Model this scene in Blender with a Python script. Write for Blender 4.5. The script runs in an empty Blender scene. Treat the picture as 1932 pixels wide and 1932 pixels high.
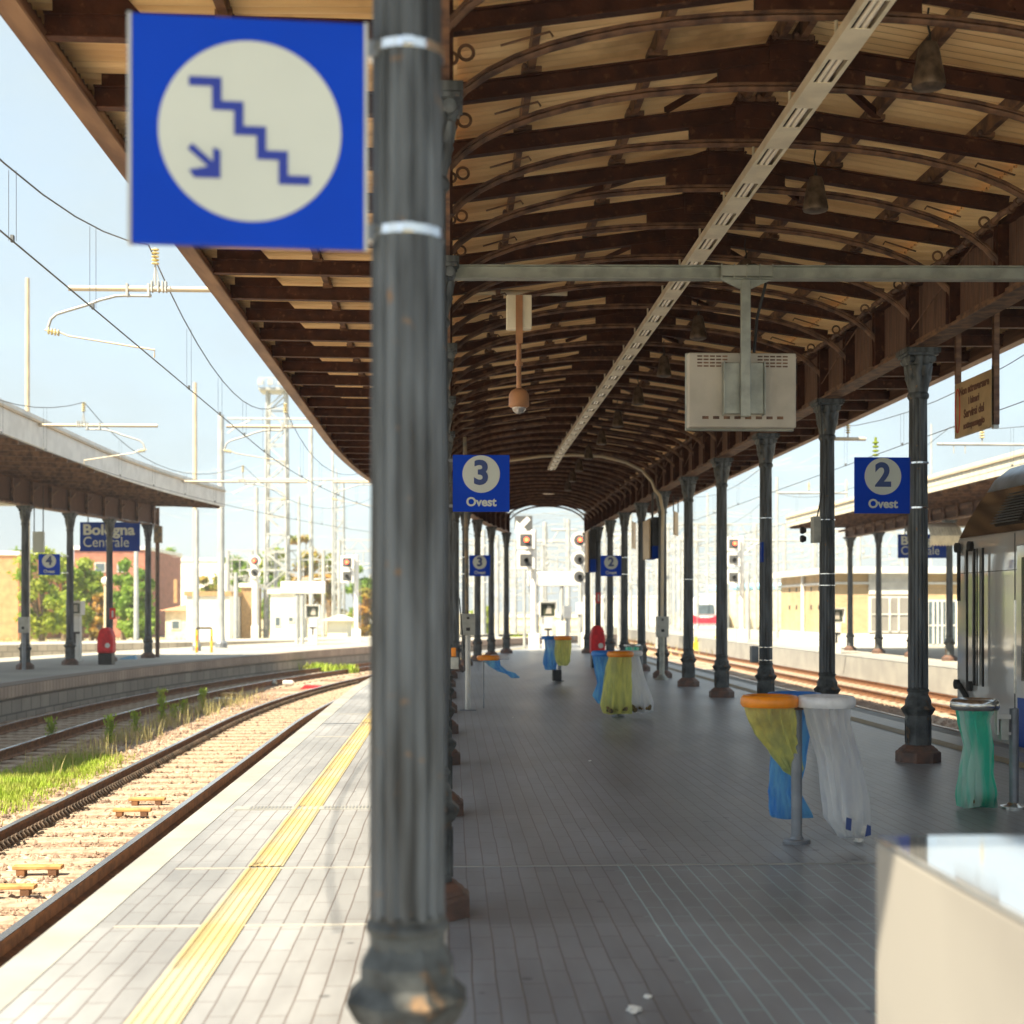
import bpy, math, random
from math import sin, cos, pi, radians
import numpy as np
random.seed(7)
C = bpy.context.scene.collection
SC = bpy.context.scene

# ------------------------------------------------------------------ camera, sky, sun, exposure
EYE = 1.6
FPX = 2607.0                      # focal length in units of a 1932-wide frame
YAW = math.atan(115.0 / FPX)
cam_d = bpy.data.cameras.new('camera'); cam = bpy.data.objects.new('camera', cam_d); C.objects.link(cam)
cam.location = (0, 0, EYE); cam.rotation_euler = (radians(90), 0, -YAW)
cam_d.sensor_width = 36; cam_d.lens = FPX / 1932 * 36
cam_d.shift_y = 0.0942; cam_d.clip_start = 0.05; cam_d.clip_end = 3000
cam_d.dof.use_dof = True; cam_d.dof.focus_distance = 12.5; cam_d.dof.aperture_fstop = 2.0
SC.camera = cam
SUN = (-2.55, -2.6, 5.0)           # towards the sun
sn = math.sqrt(sum(c * c for c in SUN))
elev = math.asin(SUN[2] / sn)
world = bpy.data.worlds.new('World'); SC.world = world; world.use_nodes = True
wn = world.node_tree.nodes; wl = world.node_tree.links
sky = wn.new('ShaderNodeTexSky'); sky.sky_type = 'NISHITA'; sky.sun_disc = False
sky.sun_elevation = elev; sky.sun_rotation = math.atan2(SUN[0], SUN[1])
sky.air_density = 1.0; sky.dust_density = 1.2; sky.ozone_density = 1.2; sky.altitude = 50
bg = wn['Background']; bg.inputs['Strength'].default_value = 0.115
wtc = wn.new('ShaderNodeTexCoord'); wmp = wn.new('ShaderNodeMapping'); wmp.inputs['Scale'].default_value = (1, 1, 2.6); wl.new(wtc.outputs['Generated'], wmp.inputs[0])
wnz = wn.new('ShaderNodeTexNoise'); wnz.inputs['Scale'].default_value = 2.6; wnz.inputs['Detail'].default_value = 7; wnz.inputs['Roughness'].default_value = .55; wl.new(wmp.outputs[0], wnz.inputs['Vector'])
wmr = wn.new('ShaderNodeMapRange'); wmr.inputs[1].default_value = .34; wmr.inputs[2].default_value = .62; wmr.inputs[3].default_value = .62; wmr.inputs[4].default_value = .98; wl.new(wnz.outputs['Fac'], wmr.inputs[0])
wmx = wn.new('ShaderNodeMix'); wmx.data_type = 'RGBA'; wl.new(wmr.outputs[0], wmx.inputs[0]); wl.new(sky.outputs[0], wmx.inputs[6]); wmx.inputs[7].default_value = (2.05, 2.42, 2.52, 1)   # thin high cloud
wl.new(wmx.outputs[2], bg.inputs['Color'])
sd = bpy.data.lights.new('sun', 'SUN'); sd.energy = 5.0; sd.angle = radians(0.5); sd.color = (1.0, 0.855, 0.62)
so = bpy.data.objects.new('sun', sd); C.objects.link(so)
so.rotation_euler = (math.acos(SUN[2] / sn), 0, math.atan2(SUN[1], SUN[0]) + pi / 2)
SC.view_settings.view_transform = 'Standard'; SC.view_settings.look = 'None'
SC.view_settings.exposure = 1.6; SC.view_settings.gamma = 1
SC.cycles.max_bounces = 8; SC.cycles.diffuse_bounces = 5; SC.cycles.glossy_bounces = 3; SC.cycles.transparent_max_bounces = 16
SC.cycles.use_denoising = True

def at(u, d, v=None, z=None):
    """point seen at (u, v) of a 1932-wide view, d metres in front of the photographer"""
    r = (u - 966.0) / FPX * d
    X = d * sin(YAW) + r * cos(YAW); Y = d * cos(YAW) - r * sin(YAW)
    if z is None: z = EYE + (1148.0 - v) / FPX * d
    return (X, Y, z)

# ------------------------------------------------------------------ materials
M = {}
def mat(name, col, rough=0.6, metal=0.0, var=0.12, scale=6.0, bump=0.0, col2=None, stretch=(1, 1, 1), mixlo=0.4, mixhi=0.62, spec=0.5,
        bscale=None, trans=0.0, emit=None, coat=0.0, alpha=1.0, detail=5):
    m = bpy.data.materials.new(name); m.use_nodes = True
    n = m.node_tree.nodes; l = m.node_tree.links; b = n['Principled BSDF']
    b.inputs['Roughness'].default_value = rough; b.inputs['Metallic'].default_value = metal
    b.inputs['Specular IOR Level'].default_value = spec
    b.inputs['Coat Weight'].default_value = coat; b.inputs['Coat Roughness'].default_value = 0.05
    tc = n.new('ShaderNodeTexCoord'); mp = n.new('ShaderNodeMapping'); mp.inputs['Scale'].default_value = stretch
    l.new(tc.outputs['Object'], mp.inputs['Vector'])
    nz = n.new('ShaderNodeTexNoise'); nz.inputs['Scale'].default_value = scale; nz.inputs['Detail'].default_value = detail
    l.new(mp.outputs[0], nz.inputs['Vector'])
    rp = n.new('ShaderNodeValToRGB')
    c2 = col2 if col2 else tuple(max(0, c * (1 - 2.2 * var)) for c in col)
    c1 = col if col2 else tuple(min(1, c * (1 + var)) for c in col)
    rp.color_ramp.elements[0].position = mixlo; rp.color_ramp.elements[1].position = mixhi
    rp.color_ramp.elements[0].color = (*c1, 1); rp.color_ramp.elements[1].color = (*c2, 1)
    l.new(nz.outputs['Fac'], rp.inputs['Fac']); l.new(rp.outputs['Color'], b.inputs['Base Color'])
    if bump:
        n2 = n.new('ShaderNodeTexNoise'); n2.inputs['Scale'].default_value = bscale or scale * 4; n2.inputs['Detail'].default_value = 4
        l.new(mp.outputs[0], n2.inputs['Vector'])
        bp = n.new('ShaderNodeBump'); bp.inputs['Strength'].default_value = bump; bp.inputs['Distance'].default_value = 0.02
        l.new(n2.outputs['Fac'], bp.inputs['Height']); l.new(bp.outputs[0], b.inputs['Normal'])
    if emit:
        b.inputs['Emission Color'].default_value = (*emit[0], 1); b.inputs['Emission Strength'].default_value = emit[1]
    if trans:
        tr = n.new('ShaderNodeBsdfTranslucent'); l.new(rp.outputs['Color'], tr.inputs['Color'])
        mx = n.new('ShaderNodeMixShader'); mx.inputs[0].default_value = trans
        l.new(b.outputs[0], mx.inputs[1]); l.new(tr.outputs[0], mx.inputs[2])
        last = mx
        if alpha < 1:
            tp = n.new('ShaderNodeBsdfTransparent'); m2 = n.new('ShaderNodeMixShader'); m2.inputs[0].default_value = alpha
            l.new(tp.outputs[0], m2.inputs[1]); l.new(mx.outputs[0], m2.inputs[2]); last = m2
        l.new(last.outputs[0], n['Material Output'].inputs['Surface'])
    M[name] = m
    return m

mat('column_paint', (.076, .090, .106), .48, .0, var=.3, scale=5, stretch=(3, 3, .35), bump=.15, bscale=60)
mat('pedestal_paint', (.085, .095, .10), .62, .0, var=.3, scale=6, bump=.2, bscale=60, spec=.3)
mat('column_foot', (.16, .085, .06), .6, 0, var=.3, scale=9, bump=.3, col2=(.09, .06, .05))
mat('column_tan', (.30, .22, .13), .55, 0, col2=(.13, .13, .115), scale=7, bump=.25)
mat('canopy_steel', (.070, .024, .014), .6, .0, var=.3, scale=7, bump=.25, col2=(.038, .012, .008), spec=.25)
mat('soffit_brown', (.11, .06, .045), .7, 0, col2=(.085, .045, .035), scale=1.5)
mat('canopy_steel_warm', (.20, .105, .06), .6, .1, scale=9, bump=.25, col2=(.07, .035, .025))
mat('roof_sheet', (.90, .66, .36), .55, .0, var=.08, scale=1.8, stretch=(.35, 3, 1), col2=(.66, .43, .21), bump=.1)
mat('fascia_paint', (.13, .065, .045), .5, .1, col2=(.26, .15, .09), scale=5, stretch=(1, .2, 3), bump=.2)
mat('band_plank', (.15, .075, .05), .7, 0, col2=(.07, .035, .025), scale=9, stretch=(1, 9, .3), bump=.4)
mat('galv', (.36, .38, .35), .45, .6, col2=(.25, .27, .25), scale=6, bump=.1)
mat('tray_white', (.78, .72, .58), .45, .1, var=.06, scale=4)
mat('tube_glass', (.85, .80, .70), .12, .0, var=.03, spec=.8)
mat('lamp_shade', (.12, .085, .06), .45, .3, var=.25, scale=12)
mat('black', (.02, .02, .022), .45, 0, var=.2)
mat('rubber', (.03, .03, .03), .8, 0, var=.2)
mat('sign_blue', (.001, .050, .52), .6, 0, var=.03, scale=2, spec=.12)
mat('sign_blue_dark', (.004, .04, .30), .6, 0, var=.03, scale=2, spec=.12)
mat('sign_white', (.55, .60, .57), .4, 0, var=.02, scale=2)
mat('sign_print', (.012, .035, .33), .6, 0, var=.02)
mat('sign_navy', (.02, .05, .20), .4, 0, var=.02)
mat('sign_edge', (.5, .5, .48), .4, .6, var=.05)
mat('steel_band', (.72, .74, .76), .18, .95, var=.05)
mat('stainless', (.62, .62, .60), .22, .95, var=.08, scale=3, stretch=(1, 1, 8))
mat('orange_plastic', (.85, .27, .012), .35, 0, var=.05, scale=9)
mat('blue_plastic', (.02, .19, .62), .35, 0, var=.05, scale=9)
mat('white_plastic', (.72, .74, .77), .35, 0, var=.05, scale=14)
mat('bag_yellow', (.98, .96, .40), .2, 0, col2=(.72, .74, .36), scale=5, stretch=(3, 3, .7), bump=.7, bscale=30, trans=.78, alpha=.88)
mat('bag_blue', (.34, .74, 1.0), .2, 0, col2=(.12, .42, .90), scale=5, stretch=(3, 3, .7), bump=.7, bscale=30, trans=.78, alpha=.84)
mat('bag_white', (.96, .97, .97), .2, 0, col2=(.86, .88, .92), scale=5, stretch=(3, 3, .7), bump=.7, bscale=30, trans=.78, alpha=.90)
mat('bag_green', (.80, .98, .92), .2, 0, col2=(.12, .84, .64), scale=2.2, stretch=(4, 4, .45), mixlo=.42, mixhi=.58, detail=2, bump=.7, bscale=30, trans=.78, alpha=.85)
mat('pole_grey', (.22, .24, .27), .45, .3, var=.1, scale=5)
mat('box_grey', (.42, .43, .40), .5, .1, var=.08, scale=8)
mat('white_paint', (.66, .66, .63), .45, 0, var=.05, scale=3)
mat('mast_white', (.42, .44, .44), .5, .1, var=.08, scale=2)
mat('mast_tan', (.62, .50, .34), .6, 0, col2=(.42, .38, .30), scale=1.2)
mat('tube_tan', (.62, .52, .36), .5, .1, col2=(.50, .46, .38), scale=3)
mat('wire', (.14, .15, .16), .5, .5, var=.1)
mat('insul_cream', (.80, .76, .45), .3, 0, col2=(.45, .33, .12), scale=30)
mat('rail_side', (.23, .105, .045), .8, .1, col2=(.13, .06, .03), scale=10, bump=.3)
mat('rail_top', (.55, .58, .62), .25, .9, var=.08, scale=5, stretch=(1, .2, 1))
mat('sleeper', (.40, .33, .25), .9, 0, col2=(.27, .20, .15), scale=7, bump=.5)
mat('clip_steel', (.10, .07, .05), .7, .2, var=.3)
mat('chock', (.50, .30, .10), .6, 0, col2=(.34, .17, .06), scale=9)
mat('red_cloth', (.75, .02, .03), .6, 0, col2=(.50, .01, .02), scale=6, bump=.3, bscale=8)
mat('counter_side', (.315, .305, .285), .5, 0, col2=(.265, .255, .24), scale=1.2, detail=3)
mat('counter_top', (.82, .84, .84), .06, .85, var=.03, scale=1, spec=1)
mat('camera_orange', (.42, .20, .09), .45, .1, var=.1)
mat('dome_glass', (.35, .33, .33), .05, .3, var=.05, spec=1)
mat('monitor_shell', (.45, .42, .37), .5, .1, var=.06, scale=3)
mat('gold_sign', (.50, .36, .20), .45, .2, var=.08, scale=4)
mat('sign_text_dark', (.13, .05, .03), .6, 0)
mat('sign_red', (.65, .03, .03), .5, 0)
mat('train_side', (.90, .89, .86), .06, .5, var=.03, scale=1.4, spec=.8, bump=.03, bscale=1.5)
mat('train_shoulder', (.22, .18, .15), .12, .75, var=.02, scale=1)
mat('train_roof', (.32, .40, .50), .3, .5, var=.1)
mat('train_blue', (.02, .09, .42), .2, .1, var=.05)
mat('glass_dark', (.03, .04, .04), .05, .0, var=.1, spec=1)
mat('train_white', (.78, .80, .82), .3, .1, var=.04)
mat('train_red', (.72, .03, .06), .3, .1, var=.04)
mat('yellow_paint', (.80, .62, .05), .5, 0, var=.1)
mat('orange_wall', (.52, .27, .13), .8, 0, var=.08, scale=2)
mat('red_wall', (.38, .15, .10), .8, 0, var=.1, scale=2)
mat('white_wall', (.82, .82, .78), .8, 0, var=.05, scale=1)
mat('cream_wall', (.74, .66, .50), .8, 0, var=.08, scale=2)
mat('tile_roof', (.62, .30, .17), .8, 0, var=.15, scale=8)
mat('brown_trim', (.42, .27, .13), .7, 0, var=.1)
mat('window_dark', (.10, .14, .17), .15, 0, var=.1)
mat('leaf_green', (.27, .40, .05), .6, 0, col2=(.14, .27, .03), scale=.7, trans=.5)
mat('leaf_yellow', (.40, .46, .06), .6, 0, col2=(.22, .34, .03), scale=.7, trans=.5)
mat('leaf_orange', (.46, .26, .05), .6, 0, col2=(.18, .28, .03), scale=.5, trans=.35)
mat('bark', (.20, .15, .10), .9, 0, var=.2)
mat('grass_green', (.30, .44, .03), .7, 0, col2=(.30, .33, .06), scale=3, trans=.3)
mat('grass_dry', (.50, .42, .20), .8, 0, col2=(.34, .33, .12), scale=3, trans=.3)
mat('lens_red', (.9, .05, .02), .3, 0, emit=((1, .06, .02), 5.0))
mat('lens_dark', (.06, .07, .05), .2, 0)
mat('signal_grey', (.085, .09, .095), .7, 0, var=.05)
mat('paper', (.80, .80, .76), .7, 0, var=.05)
mat('panel_white', (.74, .74, .72), .5, 0, var=.02)
mat('litter_mix', (.28, .18, .07), .8, 0, col2=(.04, .05, .03), scale=30)
mat('stone', (.38, .275, .205), .95, 0, col2=(.20, .14, .11), scale=3, bump=.3)
mat('awning', (.72, .68, .55), .6, 0, var=.05)
mat('hoop_dark', (.05, .04, .03), .6, 0)
mat('haze_blue', (.30, .60, .85), .5, 0)

def flecks(name, col, lo, hi, scale, rough=.7):
    m = M[name]; n = m.node_tree.nodes; l = m.node_tree.links; b = n['Principled BSDF']; src = b.inputs['Base Color'].links[0].from_socket
    tc = n.new('ShaderNodeTexCoord'); z = n.new('ShaderNodeTexNoise'); z.inputs['Scale'].default_value = scale; z.inputs['Detail'].default_value = 6; l.new(tc.outputs['Object'], z.inputs['Vector'])
    mr = n.new('ShaderNodeMapRange'); mr.inputs[1].default_value = lo; mr.inputs[2].default_value = hi; l.new(z.outputs['Fac'], mr.inputs[0])
    mx = n.new('ShaderNodeMix'); mx.data_type = 'RGBA'; l.new(mr.outputs[0], mx.inputs[0]); l.new(src, mx.inputs[6]); mx.inputs[7].default_value = (*col, 1); l.new(mx.outputs[2], b.inputs['Base Color'])
flecks('column_paint', (.19, .11, .055), .66, .74, 16)
flecks('roof_sheet', (.42, .27, .13), .62, .74, 1.3)
flecks('pedestal_paint', (.16, .10, .055), .60, .72, 12)
flecks('canopy_steel', (.15, .07, .04), .60, .74, 15)
flecks('counter_side', (.22, .20, .17), .60, .76, 2.2)
def groove_stripes(name, per, frac, mul):
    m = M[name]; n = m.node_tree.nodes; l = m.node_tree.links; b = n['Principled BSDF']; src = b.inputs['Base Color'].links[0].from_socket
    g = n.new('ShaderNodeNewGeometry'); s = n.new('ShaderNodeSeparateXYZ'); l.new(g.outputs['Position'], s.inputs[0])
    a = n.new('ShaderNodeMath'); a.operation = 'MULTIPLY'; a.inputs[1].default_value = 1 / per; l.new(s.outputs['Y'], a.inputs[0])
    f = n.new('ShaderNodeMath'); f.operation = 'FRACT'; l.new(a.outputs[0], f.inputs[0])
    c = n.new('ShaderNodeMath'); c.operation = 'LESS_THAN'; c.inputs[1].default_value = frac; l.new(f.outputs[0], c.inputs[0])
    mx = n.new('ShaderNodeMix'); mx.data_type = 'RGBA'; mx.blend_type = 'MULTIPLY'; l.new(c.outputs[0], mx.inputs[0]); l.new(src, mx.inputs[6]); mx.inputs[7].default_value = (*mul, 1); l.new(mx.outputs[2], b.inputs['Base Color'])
groove_stripes('roof_sheet', .10, .20, (.42, .34, .26))  # dark stripes at corrugation pitch: groove shading painted in where even light gives none
def paver_mat():
    m = bpy.data.materials.new('paving'); m.use_nodes = True; n = m.node_tree.nodes; l = m.node_tree.links; b = n['Principled BSDF']
    geo = n.new('ShaderNodeNewGeometry'); sp = n.new('ShaderNodeSeparateXYZ'); l.new(geo.outputs['Position'], sp.inputs[0])
    # slight wander so that the joints are not ruler-straight
    nw = n.new('ShaderNodeTexNoise'); nw.inputs['Scale'].default_value = 1.3; l.new(geo.outputs['Position'], nw.inputs['Vector'])
    mw = n.new('ShaderNodeMath'); mw.operation = 'MULTIPLY_ADD'; mw.inputs[1].default_value = .022; l.new(nw.outputs['Fac'], mw.inputs[0]); l.new(sp.outputs['X'], mw.inputs[2])
    cb = n.new('ShaderNodeCombineXYZ'); l.new(sp.outputs['Y'], cb.inputs['X']); l.new(mw.outputs[0], cb.inputs['Y'])
    br = n.new('ShaderNodeTexBrick'); l.new(cb.outputs[0], br.inputs['Vector'])
    br.inputs['Scale'].default_value = 1; br.inputs['Brick Width'].default_value = .42; br.inputs['Row Height'].default_value = .105
    br.inputs['Mortar Size'].default_value = .0045; br.inputs['Mortar Smooth'].default_value = .3; br.inputs['Bias'].default_value = 0
    br.inputs['Color1'].default_value = (.300, .318, .345, 1); br.inputs['Color2'].default_value = (.268, .284, .308, 1)
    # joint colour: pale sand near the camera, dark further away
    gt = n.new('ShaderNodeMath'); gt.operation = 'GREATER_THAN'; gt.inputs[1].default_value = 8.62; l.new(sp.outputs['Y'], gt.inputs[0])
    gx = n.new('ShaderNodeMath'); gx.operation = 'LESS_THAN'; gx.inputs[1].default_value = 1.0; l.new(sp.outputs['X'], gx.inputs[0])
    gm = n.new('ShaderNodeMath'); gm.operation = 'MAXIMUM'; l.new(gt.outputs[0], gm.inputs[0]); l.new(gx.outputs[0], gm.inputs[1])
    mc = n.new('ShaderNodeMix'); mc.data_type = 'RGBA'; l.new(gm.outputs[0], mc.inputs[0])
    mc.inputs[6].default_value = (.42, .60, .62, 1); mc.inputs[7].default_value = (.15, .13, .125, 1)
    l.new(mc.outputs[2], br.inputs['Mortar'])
    # stains
    ns = n.new('ShaderNodeTexNoise'); ns.inputs['Scale'].default_value = .55; ns.inputs['Detail'].default_value = 8; ns.inputs['Roughness'].default_value = .62
    mp = n.new('ShaderNodeMapping'); mp.inputs['Scale'].default_value = (2.4, .6, 1); l.new(geo.outputs['Position'], mp.inputs[0]); l.new(mp.outputs[0], ns.inputs['Vector'])
    rp = n.new('ShaderNodeValToRGB'); rp.color_ramp.elements[0].position = .36; rp.color_ramp.elements[1].position = .66
    rp.color_ramp.elements[0].color = (.62, .60, .59, 1); rp.color_ramp.elements[1].color = (1.08, 1.08, 1.08, 1); l.new(ns.outputs['Fac'], rp.inputs[0])
    # bays laid at different times, each 3.5 m
    bay = n.new('ShaderNodeMath'); bay.operation = 'MULTIPLY'; bay.inputs[1].default_value = 1 / 1.75; l.new(sp.outputs['Y'], bay.inputs[0])
    fl = n.new('ShaderNodeMath'); fl.operation = 'FLOOR'; l.new(bay.outputs[0], fl.inputs[0])
    wnz = n.new('ShaderNodeTexWhiteNoise'); wnz.noise_dimensions = '1D'; l.new(fl.outputs[0], wnz.inputs['W'])
    mr = n.new('ShaderNodeMapRange'); mr.inputs[3].default_value = .90; mr.inputs[4].default_value = 1.06; l.new(wnz.outputs['Value'], mr.inputs[0])
    mu = n.new('ShaderNodeMix'); mu.data_type = 'RGBA'; mu.blend_type = 'MULTIPLY'; mu.inputs[0].default_value = 1
    l.new(br.outputs['Color'], mu.inputs[6]); l.new(rp.outputs[0], mu.inputs[7])
    m2 = n.new('ShaderNodeMix'); m2.data_type = 'RGBA'; m2.blend_type = 'MULTIPLY'; m2.inputs[0].default_value = 1
    l.new(mu.outputs[2], m2.inputs[6]); l.new(mr.outputs[0], m2.inputs[7]); 
    vo = n.new('ShaderNodeTexVoronoi'); vo.inputs['Scale'].default_value = 2.6; l.new(geo.outputs['Position'], vo.inputs['Vector'])
    vr = n.new('ShaderNodeMapRange'); vr.inputs[1].default_value = .055; vr.inputs[2].default_value = .075; vr.inputs[3].default_value = .55; vr.inputs[4].default_value = 1; l.new(vo.outputs['Distance'], vr.inputs[0])
    m3 = n.new('ShaderNodeMix'); m3.data_type = 'RGBA'; m3.blend_type = 'MULTIPLY'; m3.inputs[0].default_value = 1
    l.new(m2.outputs[2], m3.inputs[6]); l.new(vr.outputs[0], m3.inputs[7]); l.new(m3.outputs[2], b.inputs['Base Color'])
    bp = n.new('ShaderNodeBump'); bp.inputs['Strength'].default_value = .5; bp.inputs['Distance'].default_value = .004; bp.invert = True
    l.new(br.outputs['Fac'], bp.inputs['Height']); l.new(bp.outputs[0], b.inputs['Normal'])
    r2 = n.new('ShaderNodeMapRange'); r2.inputs[3].default_value = .26; r2.inputs[4].default_value = .52; l.new(ns.outputs['Fac'], r2.inputs[0]); l.new(r2.outputs[0], b.inputs['Roughness'])
    M['paving'] = m
paver_mat()

def ground_mat(name, cols, scale, bump, vor=0):
    m = bpy.data.materials.new(name); m.use_nodes = True; n = m.node_tree.nodes; l = m.node_tree.links; b = n['Principled BSDF']
    b.inputs['Roughness'].default_value = .95
    geo = n.new('ShaderNodeNewGeometry')
    a = n.new('ShaderNodeTexNoise'); a.inputs['Scale'].default_value = scale; a.inputs['Detail'].default_value = 8; l.new(geo.outputs['Position'], a.inputs['Vector'])
    rp = n.new('ShaderNodeValToRGB'); e = rp.color_ramp.elements
    e[0].position = .38; e[0].color = (*cols[0], 1); e[1].position = .62; e[1].color = (*cols[-1], 1)
    if len(cols) > 2:
        x = e.new(.5); x.color = (*cols[1], 1)
    l.new(a.outputs['Fac'], rp.inputs[0]); out = rp.outputs[0]
    if vor:
        v = n.new('ShaderNodeTexVoronoi'); v.inputs['Scale'].default_value = vor; l.new(geo.outputs['Position'], v.inputs['Vector'])
        hs = n.new('ShaderNodeMapRange'); hs.inputs[3].default_value = .72; hs.inputs[4].default_value = 1.2
        sx = n.new('ShaderNodeSeparateColor'); l.new(v.outputs['Color'], sx.inputs[0]); l.new(sx.outputs[0], hs.inputs[0])
        mu = n.new('ShaderNodeMix'); mu.data_type = 'RGBA'; mu.blend_type = 'MULTIPLY'; mu.inputs[0].default_value = 1
        l.new(out, mu.inputs[6]); l.new(hs.outputs[0], mu.inputs[7]); out = mu.outputs[2]
        bp = n.new('ShaderNodeBump'); bp.inputs['Strength'].default_value = bump; bp.inputs['Distance'].default_value = .03; bp.invert = True
        l.new(v.outputs['Distance'], bp.inputs['Height']); l.new(bp.outputs[0], b.inputs['Normal'])
    l.new(out, b.inputs['Base Color'])
    M[name] = m
ground_mat('ballast', [(.26, .17, .12), (.36, .27, .20), (.44, .36, .28)], .9, 1.0, 22)
ground_mat('dry_ground', [(.30, .27, .12), (.44, .38, .24), (.55, .50, .40)], .12, 0)
ground_mat('concrete', [(.28, .28, .27), (.34, .34, .32)], 1.4, 0)
ground_mat('edge_stone', [(.24, .25, .25), (.30, .31, .31)], 1.8, 0)
ground_mat('asphalt_pale', [(.32, .31, .28), (.38, .37, .33)], .5, 0)

def brick_mat(name, c1, c2, mo, w, h, ms, wall_axis='auto'):
    m = bpy.data.materials.new(name); m.use_nodes = True; n = m.node_tree.nodes; l = m.node_tree.links; b = n['Principled BSDF']
    b.inputs['Roughness'].default_value = .85
    geo = n.new('ShaderNodeNewGeometry'); sp = n.new('ShaderNodeSeparateXYZ'); l.new(geo.outputs['Position'], sp.inputs[0])
    ad = n.new('ShaderNodeMath'); l.new(sp.outputs['X'], ad.inputs[0]); l.new(sp.outputs['Y'], ad.inputs[1])
    cb = n.new('ShaderNodeCombineXYZ'); l.new(ad.outputs[0], cb.inputs[0]); l.new(sp.outputs['Z'], cb.inputs[1])
    br = n.new('ShaderNodeTexBrick'); l.new(cb.outputs[0], br.inputs['Vector']); br.inputs['Scale'].default_value = 1
    br.inputs['Brick Width'].default_value = w; br.inputs['Row Height'].default_value = h; br.inputs['Mortar Size'].default_value = ms
    br.inputs['Color1'].default_value = (*c1, 1); br.inputs['Color2'].default_value = (*c2, 1); br.inputs['Mortar'].default_value = (*mo, 1)
    nz = n.new('ShaderNodeTexNoise'); nz.inputs['Scale'].default_value = 1.1; nz.inputs['Detail'].default_value = 6; l.new(geo.outputs['Position'], nz.inputs['Vector'])
    mr = n.new('ShaderNodeMapRange'); mr.inputs[3].default_value = .6; mr.inputs[4].default_value = 1.3; l.new(nz.outputs['Fac'], mr.inputs[0])
    mu = n.new('ShaderNodeMix'); mu.data_type = 'RGBA'; mu.blend_type = 'MULTIPLY'; mu.inputs[0].default_value = 1
    l.new(br.outputs['Color'], mu.inputs[6]); l.new(mr.outputs[0], mu.inputs[7]); l.new(mu.outputs[2], b.inputs['Base Color'])
    M[name] = m
brick_mat('yellow_brick', (.62, .44, .24), (.55, .38, .20), (.5, .42, .3), .25, .08, .012)
brick_mat('wall_blocks', (.34, .31, .27), (.27, .25, .22), (.14, .13, .12), .6, .3, .02)
brick_mat('wall_pavers', (.42, .34, .28), (.36, .29, .24), (.22, .18, .15), .22, .6, .015)

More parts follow.
